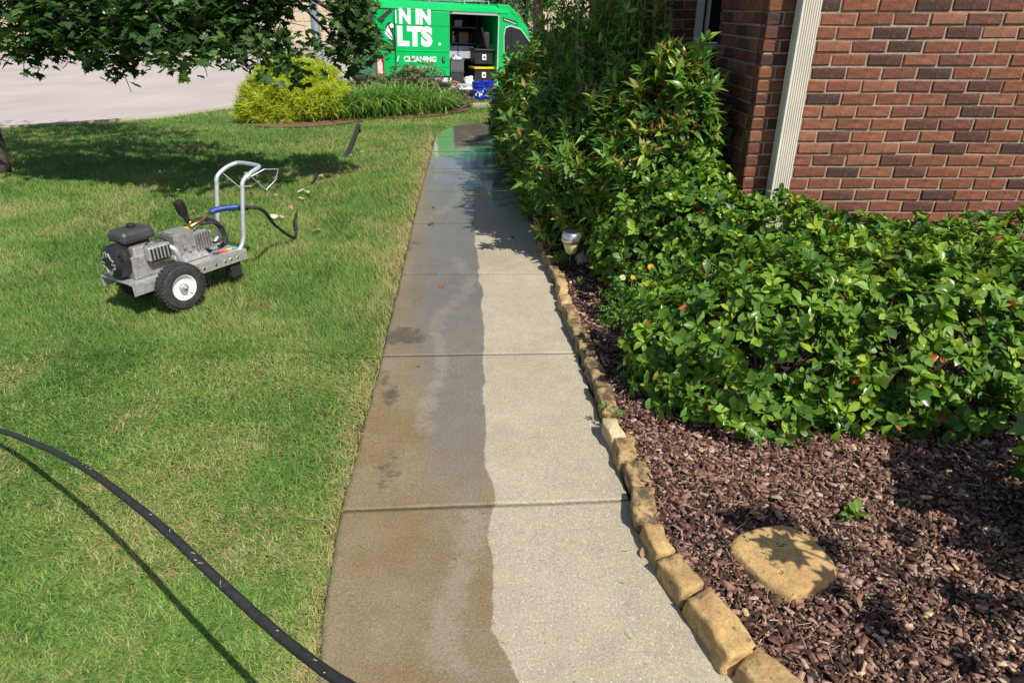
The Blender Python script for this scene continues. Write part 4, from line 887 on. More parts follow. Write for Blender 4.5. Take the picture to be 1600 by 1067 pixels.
# trigger grip standing on the pump, unloader fittings, loops of hose
b = MB(); b.tube([(.30, -.02, .47), (.31, -.02, .505), (.33, -.02, .51)], .012, 10); b.tube([(.28, -.06, .485), (.40, -.02, .492), (.455, -.01, .515), (.50, 0, .53)], [.016, .014, .011, .013], 10); b.build('brass_fitting', M['brass'], washer, smooth=True)
b = MB(); b.tube([(.305, -.01, .50), (.295, -.01, .545), (.28, -.005, .575), (.268, -.005, .63), (.262, -.005, .665), (.260, -.005, .672)], [.016, .022, .031, .036, .033, .022], 14)
for q in range(10):
    a = q * .628; b.tube([(.282 + .030 * math.cos(a), -.006 + .030 * math.sin(a), .575), (.264 + .036 * math.cos(a), -.005 + .036 * math.sin(a), .655)], .004, 5)
b.build('grip', M['black'], washer, smooth=False)
b = MB(); b.tube(spline([(.36, -.06, .485), (.46, -.085, .475), (.52, -.09, .42), (.515, -.085, .355), (.46, -.075, .325), (.40, -.07, .335)], 6), .011, 10); b.build('bypass_hose', M['rubber'], washer, smooth=True)
b = MB(); b.tube(spline([(.40, .08, .47), (.52, .11, .46), (.61, .10, .40), (.625, .06, .32), (.59, .02, .262), (.52, .0, .256)], 6), .019, 12); b.build('suction_hose', M['rubber'], washer, smooth=True)
b = MB(); b.box((.33, .06, .2535), (.22, .18, .006)); b.build('rubber_mat', M['rubber'], washer)
def small(nm, mat, lab, cat, pts, r, grp=None):
    b = MB(); b.tube([Vector(p) for p in pts], r, 8); o = b.build(nm, M[mat], None, smooth=False); o.location = wO; o.rotation_euler = (0, 0, wang); o.scale = (WS,) * 3; tag(o, lab, cat, grp); return o
for (q, mt, cn) in ((0, 'black', 'black'), (1, 'red', 'red'), (2, 'orange', 'orange'), (3, 'yellow', 'yellow'), (4, 'teal', 'teal')):
    u = .40 + q * .036; small('spray_nozzle', mt, cn + ' spray nozzle tip lying on the washer deck with the others', 'nozzle', [(u - .012, -.10 - .008 * (q % 2), .258), (u + .018, -.125, .258), (u + .026, -.13, .262)], [.0085, .0085, .004], 'coloured nozzle tips on the deck')
# supply hose from the washer across the lawn
wm = Matrix.Translation(wO) @ Matrix.Rotation(wang, 4, 'Z') @ Matrix.Scale(WS, 4)
h0 = wm @ Vector((.50, 0, .53)); h1 = wm @ Vector((.56, -.03, .545)); h2 = wm @ Vector((.66, -.08, .545))
hose = thing('water_hose', 'black hose with a blue sleeve running from the washer through the grass', 'hose', (h0.x, h0.y, 0)); ho = Vector((h0.x, h0.y, 0))
b = MB(); b.tube([p - ho for p in spline([h0, h1, h2, wm @ Vector((.74, -.13, .53))], 5)], .020, 12); b.build('blue_sleeve', M['blue_sleeve'], hose, smooth=True)
gp = lambda px, py, z=.0: G(px, py, z)
path = [h2, wm @ Vector((.80, -.20, .515)), D(430, 352, 5.22), gp(458, 371, .02), gp(463, 358, .010), gp(461, 343, .025), gp(468, 322, -.06), gp(482, 295, -.065), gp(489, 284, .010), gp(494, 275, .03), gp(499, 267, -.03), gp(520, 254, -.07), gp(539, 245, -.02), D(545, 236, 9.35), D(551, 221, 9.75), D(557, 205, 10.2), D(560, 196, 10.6), D(561, 200, 10.95), D(566, 207, 11.3), gp(585, 192, -.12), gp(640, 178, -.22), gp(690, 165, -.25)]
b = MB(); sp_ = spline([p - ho for p in path], 7); b.tube(sp_, [.0125 if i < 60 else (.017 if i < 78 else (.030 if i < 118 else .018)) for i in range(len(sp_))], 10); b.build('hose_line', M['rubber'], hose, smooth=True)
# thick black hose across the lower-left corner
pr = [Vector((-5.2, 1.9, .02)), Vector((-4.2, 2.5, .03)), G(-300, 640, .02), G(-140, 655, .03), D(-20, 668, 2.42), D(60, 695, 2.0), D(130, 730, 1.66), D(200, 780, 1.40)]
zs = [(266, 835, 1.50), (340, 905, 1.33), (420, 978, 1.17), (500, 1042, 1.02), (560, 1080, .93), (660, 1140, .82), (780, 1230, .70)]
for px, py, y in zs: pr.append(D(px, py, y * .80))
pr += [Vector((.45, -.1, 1.05)), Vector((.75, -1.0, 1.1)), Vector((.8, -2.2, .9))]; b = MB(); q0 = pr[0]; b.tube([p - Vector((q0.x, q0.y, 0)) for p in spline(pr, 7)], .0105, 12); o = b.build('pressure_hose', M['rubber'], None, smooth=True, loc=(q0.x, q0.y, 0)); tag(o, 'thick black pressure hose lifted across the lower left corner of the lawn', 'hose')
fl = MB(); hp_ = spline(pr, 7)
for q in range(22):
    i_ = random.randrange(35, len(hp_) - 26); p = hp_[i_].lerp(hp_[i_ + 1], random.random()) - Vector((q0.x, q0.y, 0)); a_ = random.uniform(-.9, 1.2); v = Vector((.0, -math.sin(a_) * .6, math.cos(a_))).normalized() * .0112; L_ = random.uniform(.003, .012); tdir = (hp_[i_ + 1] - hp_[i_]).normalized()
    fl.box(p + v, (L_, .0016, .0008), Matrix.Rotation(math.atan2(tdir.y, tdir.x) + random.uniform(-.8, .8), 4, 'Z'), random.uniform(.6, 1))
fl.build('grass_fleck', M['dry_leaf'], o, kind='stuff')
k = 420; y = 1.25 + 6 * rng.random(k) ** 1.6; dl = rng.exponential(.10, k); x = np.where(rng.random(k) < .75, xL(y) + dl, xL(y) + rng.random(k) * (xR(y) - xL(y))); x = np.minimum(x, xR(y) - .03); sz = rng.uniform(.006, .028, k)
tri_soup('grass_clippings', M['grass'], np.array([(-.5, -.5, 0), (.5, -.5, 0), (.5, .5, .3), (-.5, .5, 0)]), np.array([(0, 1, 2), (0, 2, 3)]), np.column_stack([x, y, np.full(k, .0045)]), rot_zxy(rng.uniform(0, 6.3, k), rng.normal(0, .08, k), rng.normal(0, .12, k)), np.stack([sz, rng.uniform(.0010, .0020, k), np.full(k, .002)], 1), np.where(rng.random(k) < .6, rng.uniform(.75, 1, k), rng.uniform(0, .6, k)))['kind'] = 'stuff'

# ------------------------------------------------------------------ path light, flat rock, small plants
lp = G(891, 428, .03); root = thing('path_light', 'small solar path light with silver cap and cream lens behind the edging stones', 'garden light', (lp.x, lp.y, .02)); root.scale = (1.18, 1.18, 1.28)
b = MB(); b.tube([(0, 0, -.05), (0, 0, .14)], .011, 12); b.box((.0, -.006, .03), (.035, .006, .12), taper=.6); b.build('stake', M['black'], root)
b = MB(); b.lathe([(.024, .128), (.034, .14), (.046, .175), (.050, .20)], 28); b.build('lens', M['lamplens'], root, smooth=True)
b = MB(); b.lathe([(.058, .198), (.061, .206), (.060, .226), (.052, .246), (.044, .252)], 32); b.build('cap', M['lampcap'], root, smooth=True)
b = MB(); b.lathe([(.043, .2505), (.042, .2545), (.004, .2555)], 24); b.build('solar_panel', M['glass'], root)
fp = G(925, 404, .06); me = rock(.24, .20, .12, 77, .9, 0, .012, 6, .8); me.materials[0] = M['pale_stone']; o = link('flat_rock', me); o.location = (fp.x, fp.y + .06, -.0); tag(o, 'pale rounded rock just behind the path light, partly under leaves', 'rock')
def weed(px, py, r, h, n, lab, mat='weed', tm=LAN, size=.03, z=.03, cat='weed', stems=8):
    p = G(px, py, z); root = thing('weed', lab, cat, (p.x, p.y, z)); P = rng.normal(0, 1, (n, 3)) * np.array([r, r, h * .3]) * .5 + np.array([p.x, p.y, z + h * .5]); P[:, 2] = np.maximum(P[:, 2], z + .006)
    N = rng.normal(0, 1, (n, 3)) * np.array([1, 1, .4]) + np.array([0, 0, .7]); N /= np.linalg.norm(N, axis=1, keepdims=True); LP, LR, LS, LC = rosettes(P, N, 4, size, up=.6, new_p=.1); leaf_set(root, (p.x, p.y, z), LP, LR, LS, LC, tm, M[mat], 0)
    b = MB()
    for q in range(stems): t = P[q % n] - np.array([p.x, p.y, z]); b.tube([(0, 0, -.01), tuple(t * .5 + np.array([0, 0, .004])), tuple(t)], .0016, 4)
    b.build('stem', M['twig'], root); return root
weed(876, 412, .05, .10, 45, 'bright green weed growing between the path light and its edging stone', z=.08, size=.032)
weed(904, 452, .02, .09, 10, 'thin yellow-green sprig in the mulch below the path light', size=.028)
weed(966, 652, .025, .05, 12, 'tiny green weed behind the pale cream edging stone', size=.022, z=.09)
weed(943, 640, .02, .04, 8, 'small moss-green weed tucked behind the long brown-gold stone', size=.02, z=.09)
weed(975, 555, .03, .10, 6, 'low shoot with two yellow leaves left of the front hedge', size=.06, tm=OBO, mat='hedge')
weed(1328, 804, .04, .06, 4, 'small leafy shoot rising from the mulch beyond the stepping stone', size=.052, tm=OBO, mat='hedge', z=.05)
# yellow-flowered plant
yp = G(985, 500, .05); root = thing('flowering_plant', 'small plant with four yellow and one white bloom between the hedges and the stones', 'flowering plant', (yp.x, yp.y, .03))
FE = [(yp.x + .02, yp.y + .05, .19, .16, .12, .15), (yp.x - .03, yp.y, .08, .15, .10, .09), (yp.x + .10, yp.y + .06, .25, .12, .10, .12)]
P, N = blob_points(FE, 520, depth=(.3, 1.1), lump=.35, zmin=.03); LP, LR, LS, LC = rosettes(P, N, 5, .036, up=.5, new_p=.2, tipcol=(.8, 1)); leaf_set(root, (yp.x, yp.y, .03), LP, LR, LS, LC, LAN, M['weed'], 0)
b = MB()
for q in range(26): e = random.choice(FE); t = Vector((e[0] - yp.x + random.gauss(0, .08), e[1] - yp.y + random.gauss(0, .06), e[2] + random.gauss(0, .06))); b.tube([(0, 0, 0), t * .5 + Vector((random.gauss(0, .02), 0, .02)), t], .002, 4)
b.build('stem', M['pale_twig'], root)
PET = leaf_tmpl((.22, .26), .1, .15)
for px, py, dy, rr, lo, hi, lab in [(1017, 418, .06, .022, .62, .9, 'golden bloom'), (989, 434, .04, .016, .62, .85, 'golden bloom'), (1005, 446, .04, .021, .45, .75, 'golden bloom'), (973, 434, .03, .020, 0, .10, 'white bloom'), (1001, 463, .0, .018, .1, .35, 'pale yellow bloom')]:
    p = D(px, py, yp.y + dy - .06) - Vector((yp.x, yp.y, .03)); vv = []; tt = []; rr_ = []; nrm = Vector((-.1, -.75, .66)).normalized(); t1 = nrm.orthogonal(); t2 = nrm.cross(t1)
    for ring, (cnt, op, sc) in enumerate(((11, 75, 1.), (9, 52, .8), (6, 25, .55))):
        for q in range(cnt):
            a = 6.283 * q / cnt + ring * .4; rd = t1 * math.cos(a) + t2 * math.sin(a); o_ = R(op + random.uniform(-8, 8)); dv = nrm * math.cos(o_) + rd * math.sin(o_); nm = nrm * math.sin(o_) - rd * math.cos(o_); mx = frames(np.array([nm]), np.array([dv]))[0]
            V = PET[0] @ mx.T * rr * sc + np.array(p); tt.append(PET[1] + sum(len(v) for v in vv)); vv.append(V); rr_ += [random.uniform(lo, hi)] * len(PET[1])
    o = link('bloom', np_mesh('bloom', np.concatenate(vv), np.concatenate(tt), M['petal'], {'rnd': ('FACE', rr_)}), root)
    if 'white' in lab or 'pale' in lab: o['label'] = lab
# leafy plant beside the stepping stone: it throws the lobed shadows
sp0 = Vector((1.85, 1.15, .03)); root = thing('lobed_leaf_plant', 'tall plant of large lobed leaves at the right edge of the mulch bed', 'plant', sp0); P = []; N = []
b = MB(); k = 30
for q in range(k):
    a = random.uniform(0, 6.28); h = random.uniform(.35, 1.05); r_ = random.uniform(.05, .38); t = Vector((math.cos(a) * r_, math.sin(a) * r_, h)); b.tube([(0, 0, 0), t * .55 + Vector((0, 0, .05)), t], .003, 5); P.append(sp0 + t); N.append((math.cos(a), math.sin(a), random.uniform(-.35, .3)))
for (dx, dy, h) in ((-.50, .22, .92), (-.46, .12, .86), (-.42, .30, .84), (-.40, .05, .96), (-.36, .2, 1.02), (-.48, .34, .74)): t = Vector((dx, dy, h)); b.tube([(0, 0, 0), t * .55 + Vector((0, 0, .07)), t], .003, 5); P.append(sp0 + t); N.append((-.9, random.uniform(-.5, .5), .1))
b.build('stem', M['twig'], root); P = np.array([tuple(p) for p in P]); dr = np.array(N); nr = np.tile([0, 0, 1.], (len(P), 1)) + rng.normal(0, .2, (len(P), 3)); nr -= dr * (np.einsum('ij,ij->i', nr, dr) / np.einsum('ij,ij->i', dr, dr))[:, None]; nr /= np.linalg.norm(nr, axis=1, keepdims=True)
leaf_set(root, sp0, P, frames(nr, dr), rng.uniform(.10, .17, len(P)), rng.uniform(.3, 1., len(P)), MAP, M['maple'], 40)
shrub('hedge_shrub', 'glossy shrub added out of view at the right to shade the mulch bed', 'shrub', [(2.2, 1.75, .42, .42, .46, .48)], 520, OBO, M['hedge'], 6, .072, (2.2, 1.75, 0), group='clipped glossy evergreen shrubs', br=20, up=.45, parts=0)  # added shrub, out of view, placed to shade the right side of the mulch

# ------------------------------------------------------------------ fallen leaves
VAR_L = [np_mesh('fallen_leaf', MAP[0][0] * np.array([1, 1, 2.2]) + np.array([0, -.4, 0]), MAP[0][1], M['dry_leaf'], {'rnd': ('FACE', np.full(len(MAP[0][1]), q))}, True) for q in (.15, .35, .6, .8, 1.)] + [np_mesh('fallen_leaf', OBO[2][0] * np.array([1, 1, 1.6]) + np.array([0, -.5, .1]), OBO[2][1], M['dry_leaf'], {'rnd': ('FACE', np.full(len(OBO[2][1]), q))}, True) for q in (.1, .3, .5, .85)]
def fallen(px, py, z, sc, v, lab, grp):
    p = G(px, py, z); o = link('fallen_leaf', VAR_L[v]); o.location = p; o.scale = (sc,) * 3; o.rotation_euler = (random.uniform(-.3, .3), random.uniform(-.3, .3), random.uniform(0, 6.28)); return tag(o, lab, 'fallen leaf', grp)
for i, (px, py) in enumerate([(425, 265), (350, 285), (393, 320), (431, 304), (437, 263), (404, 284), (470, 297), (481, 299), (455, 322), (428, 337), (440, 338), (495, 358), (471, 309), (364, 323), (410, 360), (502, 274), (280, 296), (305, 280), (318, 265), (565, 237), (548, 242), (440, 285), (356, 284), (394, 300), (345, 258), (300, 330), (452, 248)]):
    v_ = random.choice([2, 3, 4, 4, 3, 7, 8]); lab_ = ('pale lobed dry leaf' if v_ < 5 else 'narrow oval dry leaf') + ' on the lawn ' + ('behind the washer engine' if px < 330 else 'inside the washer handle frame' if px < 372 else 'right behind the silver handle' if px < 445 else 'beside the humped black hose')
    fallen(px, py, .026, random.uniform(.05, .095), v_, lab_, 'dry leaves on the lawn')
fallen(690, 446, .012, .055, 1, 'curled brown leaf standing on the dirty wet half of the walkway', 'leaves on the walkway')
fallen(673, 349, .012, .075, 0, 'flat reddish brown leaf at a walkway joint on the grass side', 'leaves on the walkway')
fallen(677, 323, .012, .055, 6, 'dark twisted leaf on the walkway slab beyond the red-brown leaf', 'leaves on the walkway')
fallen(655, 571, .008, .022, 1, 'tiny orange leaf fragment on the dirty slab near its joint', 'leaves on the walkway')
fallen(800, 370, .010, .05, 5, 'small dark leaf on the shaded side of the walkway', 'leaves on the walkway')
fallen(855, 420, .012, .045, 7, 'tan leaf caught against the edging where the shade ends', 'leaves on the walkway')
fallen(1004, 861, .018, .035, 7, 'curled tan leaf against the tapering edging stone', 'leaves on the walkway')
for i, (px, py, lab) in enumerate([(1103, 718, 'orange-brown leaf on the mulch in front of the hedge'), (1213, 692, 'tan leaf under the lower edge of the front hedge'), (1216, 776, 'pale pinkish leaf on the mulch behind the stepping stone'), (1176, 800, 'bleached leaf in the mulch at the top edge of the stepping stone'), (1000, 715, 'small rusty leaf in the mulch beside the flat tan edging stone')]):
    fallen(px, py, .075, .045, 7 if i != 2 else 8, lab, 'leaves on the mulch')

# ------------------------------------------------------------------ the green service van (local x = forward, y = away, z up)
va = R(27); vO = Vector((-1.0, 18.35, -.46)); vp = R(2.4)
van = thing('service_van', 'green window cleaning van with an open sliding door parked at the kerb', 'van', vO, va); van.rotation_euler = (0, vp, va)
def P_(nm, mat, *boxes, parent=None, bev=0):
    b = MB()
    for c, d in boxes: b.box(c, d)
    return b.build(nm, M[mat], parent or van, bev=bev)
HT = 2.22; SX0, SX1 = -.655, .655
P_('rear_panel', 'green', ((-1.555, .03, 1.27), (1.80, .06, 1.58)), bev=.012)
P_('lower_band', 'black', ((-1.555, .035, .39), (1.80, .05, .176)))
P_('far_panel', 'green', ((-.83, 2.02, 1.18), (3.25, .06, 1.75)))
P_('floor', 'shelf', ((-.80, 1.03, .40), (3.2, 1.9, .05)))
b = MB(); b.prism([(.0, 2.06), (.02, 2.15), (.10, 2.215), (.35, 2.25), (1.03, 2.262), (1.71, 2.25), (1.96, 2.215), (2.04, 2.15), (2.06, 2.06)], -2.46, .95, 'x'); b.build('roof', M['green'], van)
P_('ceiling_lining', 'dark', ((-.80, 1.03, 2.04), (3.2, 1.9, .03)))
P_('bulkhead', 'dark', ((.72, 1.35, 1.2), (.04, 1.3, 1.6)))
P_('door_track', 'silver', ((.0, .04, 2.025), (1.30, .05, .05)), parent=None); P_('step', 'white', ((0, .03, .325), (1.31, .09, .06))); P_('step_plate', 'silver', ((0, .06, .395), (1.31, .12, .07)))
P_('rear_bumper', 'black', ((-2.50, 1.03, .45), (.12, 2.0, .16)), bev=.02)
for y0, y1 in ((.03, 1.02), (1.04, 2.03)):
    d = P_('rear_door', 'green', ((-2.46, (y0 + y1) / 2, 1.31), (.05, y1 - y0, 1.50)), bev=.01); P_('rear_window', 'glass', ((-2.487, (y0 + y1) / 2, 1.68), (.012, (y1 - y0) * .72, .50)), parent=d, bev=.004)
    P_('handle', 'black', ((-2.50, y1 - .12 if y0 < .5 else y0 + .12, 1.15), (.03, .06, .14)), parent=d)
P_('rear_skirt', 'black', ((-2.462, 1.03, .56), (.03, 2.0, .06)))
b = MB(); b.prism([(-2.49, .60), (-2.49, 1.06), (-2.44, 1.18), (-2.36, 1.10), (-2.30, .96), (-2.29, .60)], -.012, .01, 'y'); tl = b.build('tail_lamp', M['red'], van, bev=.006)
b = MB(); b.prism([(-2.465, .66), (-2.465, .98), (-2.38, .98), (-2.34, .86), (-2.34, .66)], -.018, -.008, 'y'); b.build('clear_lens', M['lens'], tl)
# sliding door, slid back and standing proud of the rear panel
DX0, DX1 = -2.02, -.66; dy = -.075
sd = P_('sliding_door', 'green', (((DX0 + DX1) / 2, dy + .025, 1.325), (DX1 - DX0, .05, 1.43)), bev=.012)
P_('lower_band', 'black', (((DX0 + DX1) / 2, dy + .027, .51), (DX1 - DX0, .045, .196)), parent=sd)
P_('body_line', 'green', (((DX0 + DX1) / 2, dy - .004, 1.17), (DX1 - DX0 - .03, .012, .022)), ((((DX0 + DX1) / 2), dy - .003, .83), (DX1 - DX0 - .03, .010, .018)), parent=sd, bev=.003)
P_('seam', 'dark', (((DX0 + DX1) / 2, dy - .0005, 1.72), (DX1 - DX0 - .01, .004, .007)), parent=sd)
b = MB(); b.prism([(-.86, .92), (-.87, 1.0), (-.855, 1.055), (-.80, 1.055), (-.785, 1.0), (-.795, .92)], dy - .022, dy + .001, 'y'); hd_ = b.build('handle', M['black'], sd, bev=.006)
P_('handle_grip', 'silver', ((-.828, dy - .027, .99), (.018, .012, .09)), parent=hd_, bev=.003)
P_('top_rail', 'dark', ((-1.5, -.002, 2.052), (1.9, .02, .02)))
def text(s_, x, z, size, mat='white', parent=None, y=dy - .003, sx=1.0, bold=.02, pitch=0):
    cu = bpy.data.curves.new('lettering', 'FONT'); cu.body = s_; cu.size = size; cu.extrude = .002; cu.offset = bold * size; cu.resolution_u = 3
    t = bpy.data.objects.new('lettering', cu); COL.objects.link(t); dg = bpy.context.evaluated_depsgraph_get(); me = bpy.data.meshes.new_from_object(t.evaluated_get(dg)); bpy.data.objects.remove(t)
    me.materials.clear(); me.materials.append(M[mat]); o = link('lettering', me, parent or sd); o.location = (x, y, z); o.rotation_euler = (R(90), 0, 0); o.scale = (sx, 1, 1); return o
text('N IN', -1.93, 1.765, .42, sx=.90, bold=.055); text('LTS', -1.985, 1.30, .54, sx=1.02, bold=.065)
P_('lettering', 'white', ((-2.005, dy - .003, 1.88), (.03, .004, .27))) .parent = sd
b = MB(); b.lathe([(.034, -.002), (.034, .002)], 20, Matrix.Rotation(R(90), 4, 'X'), c=(-.93, dy - .003, 1.33)); b.build('lettering', M['white'], sd)
text('CLEANING', -1.84, .935, .165, sx=1.02, bold=.04); text('/', -2.005, .935, .165, bold=.04); text('URE WASHING', -1.78, .765, .095, sx=1.04, bold=.04); text('MENIN', -1.13, .455, .165, sx=1.0, bold=.05); text('|', -1.20, .46, .15)
for x_ in (-2.28, -.70): P_('seam', 'dark', ((x_, -.0015, 1.27), (.006, .004, 1.5)))
P_('seam', 'dark', (((DX0 + DX1) / 2, dy - .0005, .615), (DX1 - DX0 - .01, .004, .006)), parent=sd)
for q in range(9): P_('rivet', 'silver', ((-2.35 + q * .19, -.004, 2.02), (.012, .008, .012)))
# graphic on the fixed panel behind the door: black bars, a white shape and a name strip
b = MB()
for q in ((-2.40, 1.78, -2.08, 2.03, .045), (-2.10, 1.74, -2.03, 1.20, .03)):
    x0, z0, x1, z1, w_ = q; d = Vector((z1 - z0, 0, -(x1 - x0))).normalized() * w_; b.prism([(x0 - d.x, z0 - d.z), (x0 + d.x, z0 + d.z), (x1 + d.x, z1 + d.z), (x1 - d.x, z1 - d.z)], -.006, -.0005, 'y')
b.prism([(-2.24, 1.66), (-2.20, 1.74), (-2.12, 1.78), (-2.04, 1.74), (-2.04, 1.60), (-2.10, 1.54), (-2.19, 1.56)], -.004, -.0005, 'y'); b.build('graphic', M['dark'], van)
b = MB(); b.prism([(-2.26, 1.52), (-2.18, 1.70), (-2.09, 1.52), (-2.06, 1.40), (-2.12, 1.40)], -.008, -.0045, 'y'); b.prism([(-2.15, 1.70), (-2.09, 1.755), (-2.04, 1.72), (-2.04, 1.66), (-2.10, 1.64)], -.008, -.0045, 'y'); b.build('graphic', M['white'], van)
P_('name_strip', 'black', ((-2.14, -.004, 1.20), (.22, .006, .075)))
# front part: pillar, cab door, windscreen slope, bonnet
b = MB(); b.prism([(.66, .30), (.66, 2.10), (1.00, 2.10), (1.62, 1.62), (1.78, 1.30), (2.55, 1.12), (2.72, .90), (2.74, .42), (2.60, .30)], .012, 2.05, 'y'); b.build('cab_body', M['green'], van, bev=.03)
b = MB(); b.prism([(.66, 2.06), (.66, 2.262), (.95, 2.255), (1.12, 2.15), (1.55, 1.72), (1.46, 1.70), (1.02, 2.09)], .03, 2.03, 'y'); b.build('cab_roof', M['green'], van, bev=.02)
P_('pillar_trim', 'lens', ((.668, .0, 1.2), (.022, .03, 1.62)), bev=.004)
b = MB(); b.prism([(.86, 1.18), (.84, 1.55), (.88, 1.72), (1.00, 1.76), (1.28, 1.70), (1.62, 1.34), (1.66, 1.18)], .0, .02, 'y'); swn = b.build('side_window', M['glass'], van)
b = MB(); b.tube([(.845, .002, 1.16), (.83, .002, 1.55), (.87, .002, 1.735), (1.00, .002, 1.78), (1.30, .002, 1.715), (1.66, .002, 1.34)], .014, 6); b.build('window_seal', M['lens'], swn); P_('window_post', 'black', ((1.06, -.002, 1.46), (.03, .012, .54)), parent=swn)
b = MB(); b.prism([(1.06, 2.09), (1.10, 2.115), (1.60, 1.70), (1.80, 1.33), (1.765, 1.32), (1.58, 1.66)], .14, 1.92, 'y'); b.build('windscreen', M['glass'], van)
b = MB(); b.prism([(.80, 1.90), (.79, 1.97), (1.20, 1.88), (1.21, 1.81)], -.002, .004 + .006, 'y'); st_ = b.build('name_strip', M['black'], van)
for q in range(8): pass
tx = text('0 800 0000', .815, 1.905, .055, parent=van, y=-.006) if False else None
b = MB()
for q in range(10): x = .825 + q * .037; b.box((x, -.004, 1.925 - .0095 * q * 1.0 - .002), (.022, .003, .028))
b.build('lettering', M['white'], st_)
P_('wing_mirror', 'black', ((1.62, -.12, 1.38), (.10, .20, .30)), bev=.03)
b = MB(); b.box((2.735, 1.03, .60), (.05, 1.7, .26)); b.build('front_bumper', M['black'], van, bev=.02)
for y in (.25, 1.80): P_('headlight', 'lens', ((2.66, y, .95), (.12, .30, .22)), bev=.03)
def vwheel(x, y):
    Mx = Matrix.Rotation(R(90), 4, 'X'); b = MB(); pr_ = [(.20, -.10), (.29, -.105), (.335, -.08), (.335, .08), (.29, .105), (.20, .10), (.20, -.10)]; b.lathe(pr_, 28, Mx, c=(x, y, .335), caps=False); w = b.build('wheel', M['tyre'], van)
    b = MB(); b.lathe([(.205, -.09), (.19, .08), (.10, .06), (.05, .09)], 24, Mx, c=(x, y, .335)); b.build('rim', M['alu'], w)
for x in (-1.62, 2.02):
    for y in (.14, 1.92): vwheel(x, y)
for x in (-1.62, 2.02): b = MB(); b.lathe([(.40, -.004), (.40, .02)], 28, Matrix.Rotation(R(90), 4, 'X'), c=(x, .004, .36)); b.build('wheel_arch', M['black'], van)
b = MB()
for y in (.35, 1.03, 1.71): b.tube([(-2.2, y, 2.31), (.5, y, 2.31)], .014, 6)
for x in (-2.0, -1.1, -.2, .45): b.tube([(x, .12, 2.23), (x, .12, 2.31), (x, 1.94, 2.31), (x, 1.94, 2.23)], .014, 6)
b.build('roof_rack', M['alu'], van)
# shelving inside and what stands on it
sh = P_('shelf_unit', 'dark', ((-.62, .95, 1.2), (.05, .5, 1.55)), ((.40, .95, 1.2), (.04, .5, 1.55)), ((-.1, 1.22, 1.2), (1.1, .03, 1.55)))
for z in (.96, 1.33, 1.70): P_('shelf', 'shelf', ((-.11, .95, z), (1.02, .5, .03)), parent=sh)
P_('seat_back', 'dark', ((.48, .45, 1.25), (.16, .45, .75)), bev=.05); b = MB(); b.tube([(.30, .20, 1.72), (.42, .18, 1.3), (.60, .16, .95)], .028, 8); b.build('seat_belt', M['black'], van)
vm = Matrix.Translation(vO) @ Matrix.Rotation(va, 4, 'Z') @ Matrix.Rotation(vp, 4, 'Y')
def inside(name, label, cat, x, y, z, group=None):
    o = thing(name, label, cat, vm @ Vector((x, y, z)), va, group); o.rotation_euler = (0, vp, va); return o
def ib(root, nm, mat, c, d, bev=.01, taper=1.0): b = MB(); b.box(c, d, taper=taper); return b.build(nm, M[mat], root, bev=bev)
for x, lab in ((-.35, 'pale grey storage bin on the van shelf, the one nearer the sliding door'), (.10, 'pale grey storage bin on the van shelf, the one nearer the cab')):
    r_ = inside('storage_bin', lab, 'storage bin', x, .86, .976, 'pale bins on the van shelf'); ib(r_, 'tub', 'bin', (0, 0, .14), (.43, .34, .28)); ib(r_, 'rim', 'bin', (0, 0, .285), (.445, .36, .02), .004)
for x, lab in ((-.42, 'clear spray bottle on the middle van shelf, nearer the door edge'), (-.22, 'clear spray bottle on the middle van shelf, beside the cardboard box')):
    r_ = inside('spray_bottle', lab, 'bottle', x, .80, 1.346, 'bottles on the van shelf'); b = MB(); b.lathe([(.05, 0), (.052, .12), (.045, .16), (.018, .19), (.018, .22)], 14); b.build('bottle_body', M['bin'], r_, smooth=True); b = MB(); b.box((0, 0, .235), (.03, .07, .04)); b.build('nozzle', M['white'], r_)
r_ = inside('cardboard_box', 'brown cardboard box on the middle shelf inside the van', 'box', .06, .86, 1.346); ib(r_, 'carton', 'card', (0, 0, .12), (.26, .24, .24), .004); ib(r_, 'flap', 'card', (0, -.01, .248), (.22, .20, .012), .002)
for x, mt in ((-.40, 'card'), (-.08, 'bin')): r_ = inside('supply_box', ('brown supply box' if mt == 'card' else 'small grey supply tub') + ' on the top van shelf in shadow', 'box', x, .86, 1.716); ib(r_, 'carton', mt, (0, 0, .07), (.2, .2, .14)); ib(r_, 'lid', mt, (0, 0, .148), (.21, .21, .016), .003)
for z, lid, lab in ((.425, 'green', 'black storage tote on the van floor, lower of two, above a green lid'), (.845, 'black', 'black storage tote stacked on the yellow lid inside the van')):
    r_ = inside('storage_tote', lab, 'storage tote', .36, .30, z, 'stacked black totes in the van')
    if lid == 'green': ib(r_, 'base_rim', 'green', (0, 0, .025), (.54, .36, .045))
    ib(r_, 'tub', 'black', (0, 0, .19), (.50, .32, .30)); ib(r_, 'lid', 'yellow' if lid == 'green' else 'black', (0, 0, .365), (.56, .40, .05), .015); b = MB(); b.box((.0, -.164, .20), (.11, .006, .13)); lb = b.build('paper_label', M['white'], r_); b = MB(); b.box((.005, -.169, .195), (.05, .005, .05)); b.build('print_block', M['dark'], lb)
for z, lab in ((.43, 'dark crate on the van floor beside the door opening'), (.71, 'dark open crate stacked on another inside the van')):
    r_ = inside('crate', lab, 'crate', -.36, .34, z, 'dark crates in the van'); ib(r_, 'tub', 'shelf' if z > .6 else 'dark', (0, 0, .13), (.36, .34, .26)); ib(r_, 'rim', 'shelf', (0, 0, .262), (.38, .36, .018), .003)
r_ = inside('cloth_bundle', 'crumpled white cloths heaped on the van floor between crates and totes', 'cloth', -.04, .20, .43); me = rock(.30, .24, .16, 5, .5, 0, .03, 8, .6); me.materials[0] = M['cloth']; link('cloth', me, r_)
